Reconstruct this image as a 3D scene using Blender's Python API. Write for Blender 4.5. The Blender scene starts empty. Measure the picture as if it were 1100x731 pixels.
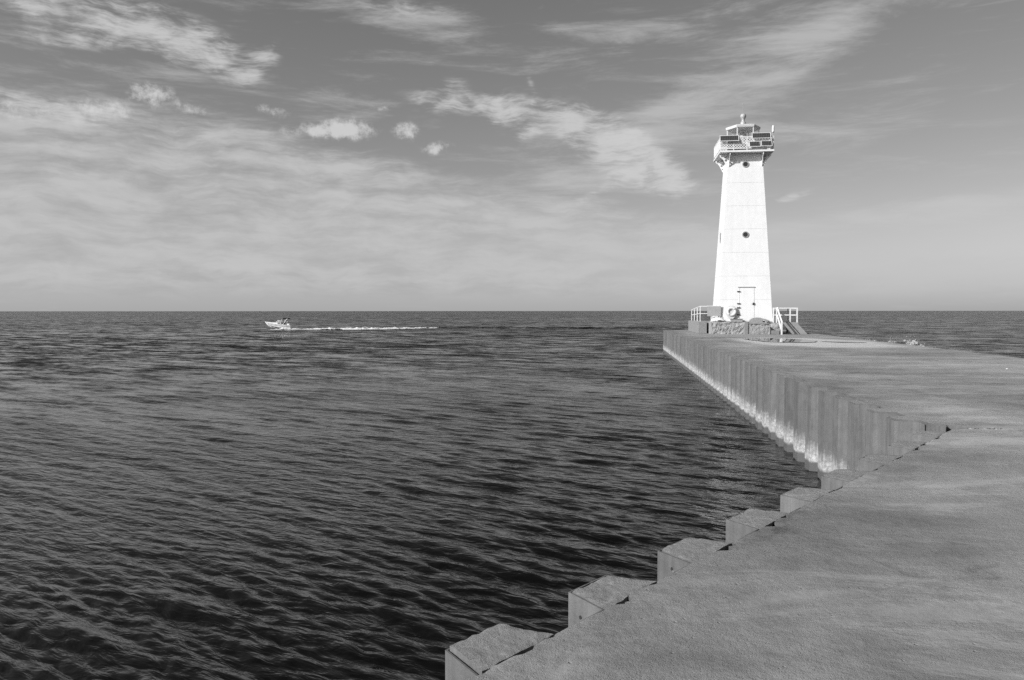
import bpy, bmesh, math, random
import numpy as np
from mathutils import Vector, Matrix, noise as mnoise
from mathutils.geometry import delaunay_2d_cdt, tessellate_polygon

R = math.radians
random.seed(7)
rng = np.random.default_rng(11)
scene = bpy.context.scene
COL = scene.collection

# ------------------------------------------------------------------ camera
cam_d = bpy.data.cameras.new('camera')
cam = bpy.data.objects.new('camera', cam_d)
COL.objects.link(cam)
cam.location = (0, 0, 1.7)
cam.rotation_euler = (R(90 - 2.085), R(0.03), 0)
cam_d.sensor_width = 36
cam_d.lens = 28
cam_d.clip_start = 0.05
cam_d.clip_end = 100000
scene.camera = cam

# ------------------------------------------------------------------ sun, exposure
SUN_EL = 28.0
SUN_AZ = (-0.870, -0.493)               # horizontal direction towards the sun
sd = bpy.data.lights.new('sun', 'SUN')
sd.energy = 4.6
sd.angle = R(0.53)
sd.color = (1, 1, 1)
sun = bpy.data.objects.new('sun', sd)
COL.objects.link(sun)
ce = math.cos(R(SUN_EL))
to_sun = Vector((SUN_AZ[0] * ce, SUN_AZ[1] * ce, math.sin(R(SUN_EL))))
sun.rotation_euler = to_sun.to_track_quat('Z', 'Y').to_euler()
sun.location = (-30, -25, 40)

vs = scene.view_settings
vs.view_transform = 'Standard'
vs.look = 'None'
vs.gamma = 1
vs.use_curve_mapping = False
vs.exposure = 0.18
scene.cycles.use_denoising = False
scene.cycles.max_bounces = 8
scene.cycles.sample_clamp_indirect = 6
scene.cycles.diffuse_bounces = 2
scene.cycles.glossy_bounces = 3
scene.render.film_transparent = False


# ------------------------------------------------------------------ node helper
class NT:
    def __init__(self, tree):
        self.t = tree
        self.n = tree.nodes
        self.l = tree.links

    def put(self, node, i, v):
        s = node.inputs[i]
        if isinstance(v, bpy.types.NodeSocket):
            self.l.new(v, s)
        elif v is not None:
            s.default_value = v

    def m(self, op, a, b=None, c=None, clamp=False):
        n = self.n.new('ShaderNodeMath')
        n.operation = op
        n.use_clamp = clamp
        for i, v in enumerate((a, b, c)):
            self.put(n, i, v)
        return n.outputs[0]

    def xyz(self, x, y, z):
        n = self.n.new('ShaderNodeCombineXYZ')
        for i, v in enumerate((x, y, z)):
            self.put(n, i, v)
        return n.outputs[0]

    def sep(self, v):
        n = self.n.new('ShaderNodeSeparateXYZ')
        self.put(n, 0, v)
        return n.outputs

    def mapping(self, v, scale=(1, 1, 1), rot=(0, 0, 0), loc=(0, 0, 0)):
        n = self.n.new('ShaderNodeMapping')
        self.put(n, 0, v)
        n.inputs['Location'].default_value = loc
        n.inputs['Rotation'].default_value = rot
        n.inputs['Scale'].default_value = scale
        return n.outputs[0]

    def noise(self, v, scale, detail=4, rough=0.55, dist=0.0, lac=2.0):
        n = self.n.new('ShaderNodeTexNoise')
        self.put(n, 'Vector', v)
        n.inputs['Scale'].default_value = scale
        n.inputs['Detail'].default_value = detail
        n.inputs['Roughness'].default_value = rough
        n.inputs['Lacunarity'].default_value = lac
        n.inputs['Distortion'].default_value = dist
        return n.outputs[0]

    def voro(self, v, scale, feature='F1', rnd=1.0):
        n = self.n.new('ShaderNodeTexVoronoi')
        n.feature = feature
        self.put(n, 'Vector', v)
        n.inputs['Scale'].default_value = scale
        n.inputs['Randomness'].default_value = rnd
        return n.outputs['Distance']

    def ss(self, v, lo, hi, to0=0.0, to1=1.0):
        n = self.n.new('ShaderNodeMapRange')
        n.interpolation_type = 'SMOOTHSTEP'
        self.put(n, 0, v)
        self.put(n, 1, lo)
        self.put(n, 2, hi)
        self.put(n, 3, to0)
        self.put(n, 4, to1)
        return n.outputs[0]

    def lin(self, v, lo, hi, to0=0.0, to1=1.0):
        n = self.n.new('ShaderNodeMapRange')
        self.put(n, 0, v)
        self.put(n, 1, lo)
        self.put(n, 2, hi)
        self.put(n, 3, to0)
        self.put(n, 4, to1)
        return n.outputs[0]

    def mix(self, f, a, b):            # float mix
        n = self.n.new('ShaderNodeMix')
        n.data_type = 'FLOAT'
        self.put(n, 0, f)
        self.put(n, 2, a)
        self.put(n, 3, b)
        return n.outputs[0]

    def bump(self, h, strength, dist, nrm=None):
        n = self.n.new('ShaderNodeBump')
        n.inputs['Strength'].default_value = strength
        n.inputs['Distance'].default_value = dist
        self.put(n, 'Height', h)
        if nrm is not None:
            self.put(n, 'Normal', nrm)
        return n.outputs[0]


# ------------------------------------------------------------------ sky
world = bpy.data.worlds.new('World')
scene.world = world
world.use_nodes = True
world.cycles.sampling_method = 'MANUAL'
world.cycles.sample_map_resolution = 512
wt = world.node_tree
wt.nodes.clear()
W = NT(wt)
w_out = wt.nodes.new('ShaderNodeOutputWorld')
w_bg = wt.nodes.new('ShaderNodeBackground')
w_bg.inputs[1].default_value = 0.10
wt.links.new(w_bg.outputs[0], w_out.inputs[0])
sky = wt.nodes.new('ShaderNodeTexSky')
sky.sky_type = 'NISHITA'
sky.sun_disc = False
sky.sun_elevation = R(SUN_EL)
sky.sun_rotation = math.atan2(SUN_AZ[0], SUN_AZ[1])
sky.altitude = 80
sky.air_density = 1.0
sky.dust_density = 1.6
sky.ozone_density = 1.0
sp = wt.nodes.new('ShaderNodeSeparateColor')
wt.links.new(sky.outputs[0], sp.inputs[0])
# black and white film behind a yellow-orange filter: mostly red and green
grey = W.m('ADD', W.m('MULTIPLY', sp.outputs[0], 0.80), W.m('MULTIPLY', sp.outputs[1], 0.20))
SKY_LO, SKY_HI = 1.55, 4.4
tc = wt.nodes.new('ShaderNodeTexCoord')
D = tc.outputs['Generated']
dx, dy, dz = W.sep(D)
az = W.m('MULTIPLY', W.m('ARCTAN2', dx, dy), 57.2958)
el = W.m('MULTIPLY', W.m('ARCSINE', dz), 57.2958)
base_sky = grey
AE = W.xyz(az, el, 0.0)                # degrees across and up
nw1 = wt.nodes.new('ShaderNodeTexNoise')
nw1.inputs['Scale'].default_value = 0.22
nw1.inputs['Detail'].default_value = 4
wt.links.new(AE, nw1.inputs['Vector'])
wv = wt.nodes.new('ShaderNodeVectorMath')
wv.operation = 'MULTIPLY_ADD'
wt.links.new(nw1.outputs['Color'], wv.inputs[0])
wv.inputs[1].default_value = (2.6, 1.7, 0.0)
wt.links.new(AE, wv.inputs[2])
warped = wv.outputs[0]
fib = W.noise(W.mapping(warped, (0.30, 1.7, 1), (0, 0, R(30))), 1.0, 9, 0.74)
fib2 = W.noise(W.mapping(AE, (0.10, 0.62, 1), (0, 0, R(-32)), (4, 2, 0)), 1.0, 9, 0.70, 0.35)
puff = W.noise(AE, 0.95, 8, 0.70)
strand = W.noise(W.mapping(warped, (0.55, 5.2, 1), (0, 0, R(33)), (2, 2, 0)), 1.0, 5, 0.65)
streak = W.noise(W.mapping(warped, (0.13, 0.80, 1), (0, 0, R(10)), (1, 7, 0)), 1.0, 9, 0.68)
lump = W.noise(W.mapping(warped, (0.20, 0.62, 1), (0, 0, R(4)), (9, 3, 0)), 1.0, 7, 0.6)
clus = W.noise(W.mapping(AE, (0.42, 0.75, 1), (0, 0, R(12)), (3, 5, 0)), 1.0, 3, 0.55, 0.6)


def blob(a0, e0, wa, we, rot, amp):
    n = wt.nodes.new('ShaderNodeMapping')
    n.vector_type = 'TEXTURE'
    wt.links.new(AE, n.inputs[0])
    n.inputs['Location'].default_value = (a0, e0, 0)
    n.inputs['Rotation'].default_value = (0, 0, R(rot))
    n.inputs['Scale'].default_value = (wa, we, 1)
    d = wt.nodes.new('ShaderNodeVectorMath')
    d.operation = 'DOT_PRODUCT'
    wt.links.new(n.outputs[0], d.inputs[0])
    wt.links.new(n.outputs[0], d.inputs[1])
    return W.m('POWER', 0.3679, d.outputs['Value']), amp


def total(items):
    acc = 0.0
    for it in items:
        b, amp = blob(*it)
        acc = W.m('MULTIPLY_ADD', b, amp, acc)
    return acc


# fibrous cirrus (azimuth, elevation, half width, half height, tilt, amount)
cirrus = total([
    (-30.0, 18.2, 5.0, 1.2, -6, 0.70), (-29.0, 16.4, 4.0, 0.5, 4, 0.55), (-24.0, 17.6, 3.4, 1.5, -16, 0.80), (-20.0, 16.6, 2.6, 1.2, -30, 0.75), (-17.2, 16.5, 1.5, 0.7, 40, 0.75),
    (-31.0, 12.3, 4.0, 0.9, 0, 0.70), (-26.5, 12.3, 2.4, 0.7, 6, 0.55),
    (-5.2, 14.5, 2.6, 0.8, -4, 0.65), (-4.0, 15.4, 0.8, 0.9, 30, 0.6), (-0.4, 14.0, 2.0, 1.1, -6, 0.95), (1.2, 12.6, 1.6, 0.7, 40, 0.6), (3.4, 13.4, 2.4, 0.9, -10, 0.75), (6.2, 12.0, 3.2, 1.5, -28, 0.85),
    (8.6, 11.0, 3.2, 1.5, -30, 0.80), (11.2, 9.2, 2.2, 1.1, -40, 0.72), (8.0, 9.4, 2.2, 0.6, -20, 0.45), (6.3, 8.4, 2.6, 0.4, 24, 0.55),
    (-7.5, 20.3, 5.0, 0.8, -5, 0.45), (1.2, 16.2, 0.25, 1.1, 24, 0.4),
    (19.4, 7.7, 1.5, 0.30, 12, 0.62),
])
cir_n = W.m('MULTIPLY_ADD', strand, 0.22, W.m('MULTIPLY_ADD', fib, 0.42, W.m('MULTIPLY', clus, 0.36)))
cir_d = W.ss(W.m('MULTIPLY_ADD', W.m('SUBTRACT', cir_n, 0.5), 6.2, cirrus), 0.0, 1.45)
cir_d = W.m('MULTIPLY', cir_d, W.ss(cirrus, 0.03, 0.5))
# faint veil fanning to the upper right
veil = total([
    (9.5, 12.8, 5.0, 1.8, 30, 0.55), (14.0, 15.0, 8.0, 2.6, 30, 0.62), (21.0, 17.4, 7.0, 1.6, 34, 0.60), (8.0, 19.2, 8.0, 1.6, 12, 0.50),
    (18.0, 11.0, 8.0, 1.8, 14, 0.45), (26.0, 12.0, 7.0, 2.0, 20, 0.18), (24.0, 6.2, 10.0, 0.7, 5, 0.65), (31.0, 6.6, 5.0, 0.9, 8, 0.55), (17.0, 5.2, 8.0, 0.6, -2, 0.5),
    (-24.0, 14.8, 9.0, 1.4, 0, 0.45), (-8.0, 20.0, 7.0, 1.2, -6, 0.65), (5.0, 9.5, 6.0, 1.2, -8, 0.5), (-13.0, 14.4, 6.0, 0.6, -4, 0.3),
])
veil = W.m('ADD', veil, 0.0)
veil_d = W.m('MULTIPLY', W.ss(W.m('MULTIPLY_ADD', W.m('SUBTRACT', fib2, 0.5), 3.2, veil), 0.05, 1.3), 0.66)
# small cumulus puffs
cum = total([
    (-24.2, 13.8, 1.4, 0.7, 0, 0.8), (-21.6, 13.1, 1.0, 0.45, 0, 0.75), (-13.4, 12.3, 2.6, 0.5, 2, 0.75),
    (-11.5, 12.6, 1.6, 0.7, 0, 0.8), (-7.5, 12.5, 0.9, 0.55, 0, 0.9), (-5.3, 11.4, 1.0, 0.40, 10, 0.85),
    (-27.0, 12.6, 1.8, 0.6, 0, 0.7), (-16.5, 13.4, 1.4, 0.35, -8, 0.55), (-9.2, 14.0, 0.8, 0.3, 0, 0.4), (-31.5, 12.0, 2.0, 0.6, 0, 0.6),
])
cum_d = W.ss(W.m('MULTIPLY_ADD', W.m('SUBTRACT', puff, 0.5), 3.0, cum), 0.12, 1.10)
cum_d = W.m('MULTIPLY', cum_d, W.ss(cum, 0.05, 0.45))
# low bank of thin stratus, higher on the left
edge = W.m('MAXIMUM', W.m('SUBTRACT', 8.7, W.m('MULTIPLY', W.m('MINIMUM', W.m('MAXIMUM', az, -20.0), 60.0), 0.20)), 4.6)
bank_in = W.m('MULTIPLY_ADD', W.m('SUBTRACT', streak, 0.5), 5.0, W.m('SUBTRACT', edge, el))
bank = W.ss(bank_in, -0.9, 1.6)
bank_n = W.m('MULTIPLY_ADD', streak, 0.45, W.m('MULTIPLY', lump, 0.55))
bank_tex = W.mix(W.ss(el, 2.6, 0.4), W.ss(bank_n, 0.36, 0.62, 0.25, 1.08), 0.70)
bank_d = W.m('MULTIPLY', W.m('MULTIPLY', bank, bank_tex), W.ss(az, 40.0, 2.0, 0.82, 1.0))

CLOUD = 5.6
c1 = W.mix(W.m('MULTIPLY', bank_d, 0.86), base_sky, CLOUD * 0.86)
c2 = W.mix(veil_d, c1, CLOUD * 0.9)
c3 = W.mix(W.m('MULTIPLY', cir_d, 0.8), c2, CLOUD * 1.0)
c4 = W.mix(W.m('MULTIPLY', cum_d, 0.80), c3, CLOUD * 1.08)
sky_val = c4
cc = wt.nodes.new('ShaderNodeCombineColor')
for i in range(3):
    wt.links.new(sky_val, cc.inputs[i])
wt.links.new(cc.outputs[0], w_bg.inputs[0])

# ------------------------------------------------------------------ materials
MATS = {}


def new_mat(name):
    m = bpy.data.materials.new(name)
    m.use_nodes = True
    m.node_tree.nodes.clear()
    N = NT(m.node_tree)
    out = N.n.new('ShaderNodeOutputMaterial')
    b = N.n.new('ShaderNodeBsdfPrincipled')
    N.l.new(b.outputs[0], out.inputs[0])
    MATS[name] = m
    return m, N, b, out


def set_grey(N, b, val):
    c = N.n.new('ShaderNodeCombineColor')
    for i in range(3):
        N.put(c, i, val)
    N.l.new(c.outputs[0], b.inputs['Base Color'])


def coord(N, kind='Object'):
    t = N.n.new('ShaderNodeTexCoord')
    return t.outputs[kind]


def world_pos(N):
    return N.n.new('ShaderNodeNewGeometry').outputs['Position']


def simple(name, base, rough=0.6, var=0.12, scale=6.0, bump=0.15, bscale=40.0, bdist=0.01, metal=0.0, spec=0.5):
    m, N, b, out = new_mat(name)
    P = coord(N)
    n = N.noise(P, scale, 6, 0.6)
    v = N.m('MULTIPLY', base, N.lin(n, 0.25, 0.75, 1 - var, 1 + var))
    set_grey(N, b, v)
    b.inputs['Roughness'].default_value = rough
    b.inputs['Metallic'].default_value = metal
    b.inputs['Specular IOR Level'].default_value = spec
    if bump:
        N.l.new(N.bump(N.noise(P, bscale, 5, 0.6), bump, bdist), b.inputs['Normal'])
    return m


def mat_paint():
    m, N, b, out = new_mat('white_paint')
    P = coord(N)
    run = N.noise(N.mapping(P, (3.0, 3.0, 0.25)), 1.0, 6, 0.65)
    dirt = N.noise(P, 2.2, 7, 0.65)
    rust = N.ss(N.noise(N.mapping(P, (5, 5, 0.5), (0, 0, 0), (2, 7, 0)), 1.0, 6, 0.7), 0.62, 0.74)
    v = N.m('MULTIPLY', 0.74, N.lin(run, 0.3, 0.7, 0.95, 1.03))
    v = N.m('MULTIPLY', v, N.lin(dirt, 0.3, 0.7, 0.96, 1.03))
    v = N.m('MULTIPLY', v, N.lin(rust, 0, 1, 1.0, 0.82))
    set_grey(N, b, v)
    b.inputs['Roughness'].default_value = 0.45
    N.l.new(N.bump(N.noise(P, 1.6, 4, 0.6), 0.25, 0.03), b.inputs['Normal'])


mat_paint()
simple('white_rail', 0.68, 0.4, 0.05, 3, 0, 1)
simple('dark_glass', 0.03, 0.12, 0.1, 3, 0, 1)
simple('black_metal', 0.03, 0.5, 0.2, 8, 0, 1)
simple('grey_metal', 0.30, 0.5, 0.12, 8, 0.1, 60)
simple('board_grey', 0.33, 0.6, 0.15, 5, 0.1, 40)
simple('dark_canvas', 0.012, 0.85, 0.2, 5, 0.2, 30)
simple('boat_white', 0.72, 0.25, 0.03, 2, 0, 1)
simple('boat_grey', 0.25, 0.35, 0.1, 2, 0, 1)
simple('rope_dark', 0.27, 0.8, 0.25, 9, 0.5, 30, 0.02)
simple('pebble_white', 0.8, 0.6, 0.05, 9, 0.2, 30)
simple('foam', 0.7, 0.9, 0.05, 3, 0.4, 12, 0.05)
simple('fill_slab', 0.27, 0.85, 0.2, 5, 0.4, 30, 0.02)
simple('spray', 0.30, 0.9, 0.1, 3, 0.3, 12, 0.05)
simple('broken_concrete', 0.27, 0.9, 0.45, 14, 0.8, 60, 0.03)
simple('vent_metal', 0.38, 0.45, 0.2, 8, 0.1, 30)
simple('roof_paint', 0.62, 0.5, 0.06, 4, 0.1, 30)
simple('lens_white', 0.58, 0.2, 0.1, 8, 0, 1)


def mat_solar():
    m, N, b, out = new_mat('solar_cells')
    P = coord(N)
    x, y, z = N.sep(P)
    gx = N.m('LESS_THAN', N.m('ABSOLUTE', N.m('SUBTRACT', N.m('FRACT', N.m('MULTIPLY', x, 8.0)), 0.5)), 0.46)
    gz = N.m('LESS_THAN', N.m('ABSOLUTE', N.m('SUBTRACT', N.m('FRACT', N.m('MULTIPLY', z, 8.0)), 0.5)), 0.46)
    set_grey(N, b, N.mix(N.m('MULTIPLY', gx, gz), 0.16, 0.035))
    b.inputs['Roughness'].default_value = 0.25


mat_solar()


def mat_glass():
    m, N, b, out = new_mat('pane_glass')
    N.n.remove(b)
    tr = N.n.new('ShaderNodeBsdfTransparent')
    tr.inputs[0].default_value = (0.93, 0.93, 0.93, 1)
    gl = N.n.new('ShaderNodeBsdfGlossy')
    gl.inputs['Roughness'].default_value = 0.03
    mx = N.n.new('ShaderNodeMixShader')
    mx.inputs[0].default_value = 0.08
    N.l.new(tr.outputs[0], mx.inputs[1])
    N.l.new(gl.outputs[0], mx.inputs[2])
    N.l.new(mx.outputs[0], out.inputs[0])


mat_glass()


def mat_concrete():
    m, N, b, out = new_mat('concrete_deck')
    P = world_pos(N)
    big = N.noise(N.mapping(P, (1, 1, 1), (0, 0, 0), (21.0, 4.0, 0)), 0.13, 7, 0.6, 0.6)
    mid = N.noise(P, 1.0, 8, 0.64, 0.7)
    fine = N.noise(P, 11.0, 6, 0.7)
    broom = N.noise(N.mapping(P, (0.12, 0.9, 1), (0, 0, R(7))), 1.0, 7, 0.62, 0.4)
    grain = N.noise(P, 160.0, 3, 0.7)
    spots = N.ss(N.voro(P, 24.0), 0.05, 0.16)
    v = N.lin(big, 0.34, 0.66, 0.185, 0.35)
    worn = N.ss(N.noise(N.mapping(P, (0.7, 1.6, 1), (0, 0, R(10)), (3, 9, 0)), 0.55, 6, 0.6, 0.8), 0.50, 0.62)
    v = N.m('ADD', v, N.m('MULTIPLY', worn, 0.045))
    stain = N.ss(N.noise(N.mapping(P, (1, 1, 1), (0, 0, 0), (7, 2, 0)), 0.8, 5, 0.65, 1.2), 0.60, 0.72)
    v = N.m('SUBTRACT', v, N.m('MULTIPLY', stain, 0.075))
    v = N.m('ADD', v, N.m('MULTIPLY', N.m('SUBTRACT', mid, 0.5), 0.30))
    v = N.m('ADD', v, N.m('MULTIPLY', N.m('SUBTRACT', broom, 0.5), 0.20))
    v = N.m('ADD', v, N.m('MULTIPLY', N.m('SUBTRACT', fine, 0.5), 0.09))
    v = N.m('ADD', v, N.m('MULTIPLY', N.m('SUBTRACT', grain, 0.5), 0.045))
    hair = N.ss(N.m('ABSOLUTE', N.m('SUBTRACT', N.noise(P, 0.9, 5, 0.55, 0.9), 0.5)), 0.0, 0.006)
    hair = N.mix(N.ss(N.noise(P, 0.5, 3, 0.5), 0.52, 0.60), 1.0, hair)
    v = N.m('MULTIPLY', v, N.lin(hair, 0, 1, 0.78, 1.0))
    v = N.m('MULTIPLY', v, N.mix(N.ss(mid, 0.5, 0.7), 1.0, N.lin(spots, 0, 1, 0.72, 1.0)))
    # dried silt left round the puddle by the lighthouse
    x, y, z = N.sep(P)
    px = N.m('DIVIDE', N.m('SUBTRACT', x, 16.2), 4.0)
    py = N.m('DIVIDE', N.m('SUBTRACT', y, 43.4), 7.4)
    r = N.m('ADD', N.m('ADD', N.m('MULTIPLY', px, px), N.m('MULTIPLY', py, py)), N.m('MULTIPLY', N.m('SUBTRACT', N.noise(P, 0.5, 6, 0.6), 0.5), 1.6))
    silt = N.ss(r, 1.05, 0.55)
    v = N.mix(silt, v, N.m('ADD', 0.50, N.m('MULTIPLY', N.m('SUBTRACT', mid, 0.5), 0.22)))
    # grime along the worn water-side rim of the far slab
    rim = N.m('MULTIPLY_ADD', N.m('SUBTRACT', x, 5.9), 0.992, N.m('MULTIPLY', N.m('SUBTRACT', y, 11.54), -0.126))
    rim = N.ss(N.m('MULTIPLY_ADD', N.m('SUBTRACT', mid, 0.5), 2.2, rim), 1.5, 0.25)
    rim = N.m('MULTIPLY', rim, N.ss(y, 10.8, 11.8))
    v = N.mix(rim, v, N.m('MULTIPLY', v, 0.74))
    v = N.m('MAXIMUM', v, 0.08)
    set_grey(N, b, v)
    b.inputs['Roughness'].default_value = 0.85
    b.inputs['Specular IOR Level'].default_value = 0.3
    pit = N.ss(N.voro(P, 60.0), 0.02, 0.35)
    h = N.m('ADD', N.m('MULTIPLY', fine, 0.55), N.m('MULTIPLY', grain, 0.16))
    h = N.m('ADD', h, N.m('MULTIPLY', pit, 0.10))
    h = N.m('MULTIPLY', h, N.mix(worn, 1.25, 0.45))
    holes = N.ss(N.voro(P, 9.0), 0.03, 0.10)
    h = N.m('ADD', h, N.m('MULTIPLY', holes, 0.35))
    h = N.m('ADD', h, N.m('MULTIPLY', mid, 0.8))
    N.l.new(N.bump(h, 0.6, 0.045), b.inputs['Normal'])


mat_concrete()


def mat_wall(name, base, steel):
    m, N, b, out = new_mat(name)
    P = world_pos(N)
    x, y, z = N.sep(P)
    oi = N.n.new('ShaderNodeObjectInfo')
    rnd = oi.outputs['Random']
    run = N.noise(N.mapping(P, (9, 9, 0.35)), 1.0, 6, 0.65)
    run2 = N.noise(N.mapping(P, (22, 22, 0.8)), 1.0, 4, 0.6)
    mott = N.noise(P, 5.0, 7, 0.65)
    v = N.m('MULTIPLY', base, N.lin(rnd, 0, 1, 0.84, 1.18))
    v = N.m('MULTIPLY', v, N.lin(run, 0.25, 0.75, 0.74, 1.26))
    v = N.m('MULTIPLY', v, N.lin(run2, 0.25, 0.75, 0.9, 1.1))
    v = N.m('MULTIPLY', v, N.lin(mott, 0.25, 0.75, 0.80, 1.2))
    rust = N.ss(N.noise(N.mapping(P, (14, 14, 0.5), (0, 0, 0), (5, 1, 0)), 1.0, 5, 0.7), 0.56, 0.70)
    v = N.m('MULTIPLY', v, N.lin(rust, 0, 1, 1.0, 0.66))
    hgt = N.m('ADD', z, 1.9)
    # chalky scale above the water line, dark wet growth below it
    hn = N.m('ADD', hgt, N.m('ADD', N.m('MULTIPLY', N.m('SUBTRACT', run, 0.5), 0.8), N.m('MULTIPLY', N.m('SUBTRACT', mott, 0.5), 0.75)))
    lime = N.m('MULTIPLY', N.ss(hn, 0.72, 0.34), N.lin(mott, 0.3, 0.6, 0.45, 1.0))
    v = N.mix(lime, v, N.lin(N.noise(P, 16.0, 5, 0.7), 0.35, 0.65, 0.22, 0.58))
    hw = N.m('ADD', hgt, N.m('MULTIPLY', N.m('SUBTRACT', mott, 0.5), 0.10))
    wet = N.ss(hw, 0.26, 0.17)
    v = N.mix(wet, v, 0.11)
    set_grey(N, b, v)
    N.l.new(N.mix(wet, 0.7, 0.3), b.inputs['Roughness'])
    N.l.new(N.bump(N.m('ADD', mott, N.noise(P, 45, 4, 0.6)), 0.35, 0.012), b.inputs['Normal'])


mat_wall('pile_steel', 0.125, True)
mat_wall('pile_near', 0.115, True)
mat_wall('fill_concrete', 0.25, False)


def mat_block():
    m, N, b, out = new_mat('block_concrete')
    P = world_pos(N)
    mid = N.noise(P, 3.0, 7, 0.65)
    fine = N.noise(P, 18.0, 6, 0.7)
    grain = N.noise(P, 150.0, 3, 0.7)
    vein = N.ss(N.m('ABSOLUTE', N.m('SUBTRACT', N.noise(P, 2.6, 4, 0.5, 0.8), 0.5)), 0.0, 0.018, 1.25, 1.0)
    v = N.m('ADD', 0.215, N.m('MULTIPLY', N.m('SUBTRACT', mid, 0.5), 0.13))
    v = N.m('ADD', v, N.m('MULTIPLY', N.m('SUBTRACT', fine, 0.5), 0.16))
    v = N.m('ADD', v, N.m('MULTIPLY', N.m('SUBTRACT', grain, 0.5), 0.10))
    v = N.m('MULTIPLY', v, vein)
    set_grey(N, b, N.m('MAXIMUM', v, 0.06))
    b.inputs['Roughness'].default_value = 0.85
    h = N.m('ADD', fine, N.m('MULTIPLY', grain, 0.3))
    N.l.new(N.bump(h, 0.6, 0.03), b.inputs['Normal'])


mat_block()


def mat_rubble():
    m, N, b, out = new_mat('rubble_stone')
    P = coord(N)
    v1 = N.noise(P, 3.5, 8, 0.7, 0.5)
    v2 = N.noise(P, 14, 6, 0.7)
    set_grey(N, b, N.m('MAXIMUM', N.m('ADD', N.m('MULTIPLY', N.m('SUBTRACT', v1, 0.03), 0.46), N.m('MULTIPLY', v2, 0.14)), 0.05))
    b.inputs['Roughness'].default_value = 0.9
    N.l.new(N.bump(N.m('ADD', v1, N.m('MULTIPLY', v2, 0.5)), 0.8, 0.06), b.inputs['Normal'])


mat_rubble()


def mat_water():
    m, N, b, out = new_mat('lake_water')
    P = world_pos(N)
    set_grey(N, b, 0.0015)
    b.inputs['IOR'].default_value = 1.333
    b.inputs['Roughness'].default_value = 0.06
    ang = math.atan2(0.55, 0.83)
    Q = N.mapping(P, (1, 1, 1), (0, 0, ang))
    n1 = N.noise(N.mapping(Q, (2.4, 7.0, 1)), 1.0, 3, 0.5, 0.5)
    n2 = N.noise(N.mapping(Q, (0.7, 2.2, 1)), 1.0, 4, 0.55, 0.4)
    px, py, pz = N.sep(P)
    dist = N.m('SQRT', N.m('MULTIPLY_ADD', px, px, N.m('MULTIPLY', py, py)))
    h = N.m('ADD', N.m('MULTIPLY', n1, 0.034), N.m('MULTIPLY', n2, 0.03))
    bn = N.bump(h, 1.0, 1.0)
    # chop too small for the mesh out on the lake: tilt the facets directly
    far = N.ss(dist, 5.0, 85.0)
    gust = N.lin(N.noise(N.mapping(P, (0.012, 0.035, 1)), 1.0, 4, 0.6), 0.3, 0.7, 0.75, 1.2)

    def slopes(scale, amp, lean):
        n = N.n.new('ShaderNodeTexNoise')
        N.put(n, 'Vector', N.mapping(Q, scale))
        n.inputs['Scale'].default_value = 1.0
        n.inputs['Detail'].default_value = 5
        n.inputs['Roughness'].default_value = 0.6
        v = N.n.new('ShaderNodeVectorMath')
        v.operation = 'MULTIPLY_ADD'
        N.l.new(n.outputs['Color'], v.inputs[0])
        v.inputs[1].default_value = (amp, amp, 0)
        # lean added towards the near side, darkening what the far water reflects
        v.inputs[2].default_value = (-amp / 2, -amp / 2 - lean, 0)
        return v.outputs[0]
    sa = N.n.new('ShaderNodeVectorMath')
    N.l.new(slopes((1.5, 3.4, 1), 0.70, 0.065), sa.inputs[0])
    N.l.new(slopes((0.28, 0.75, 1), 1.15, 0.075), sa.inputs[1])
    sb = N.n.new('ShaderNodeVectorMath')
    N.l.new(sa.outputs[0], sb.inputs[0])
    N.l.new(slopes((0.07, 0.16, 1), 0.30, 0.03), sb.inputs[1])
    sm = N.n.new('ShaderNodeVectorMath')
    sm.operation = 'SCALE'
    N.l.new(sb.outputs[0], sm.inputs[0])
    N.l.new(N.m('MULTIPLY', far, gust), sm.inputs['Scale'])
    ad = N.n.new('ShaderNodeVectorMath')
    N.l.new(bn, ad.inputs[0])
    N.l.new(sm.outputs[0], ad.inputs[1])
    no = N.n.new('ShaderNodeVectorMath')
    no.operation = 'NORMALIZE'
    N.l.new(ad.outputs[0], no.inputs[0])
    N.l.new(no.outputs[0], b.inputs['Normal'])


mat_water()


def mat_puddle():
    m, N, b, out = new_mat('puddle_water')
    set_grey(N, b, 0.05)
    b.inputs['IOR'].default_value = 1.333
    b.inputs['Roughness'].default_value = 0.02


mat_puddle()


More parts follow.
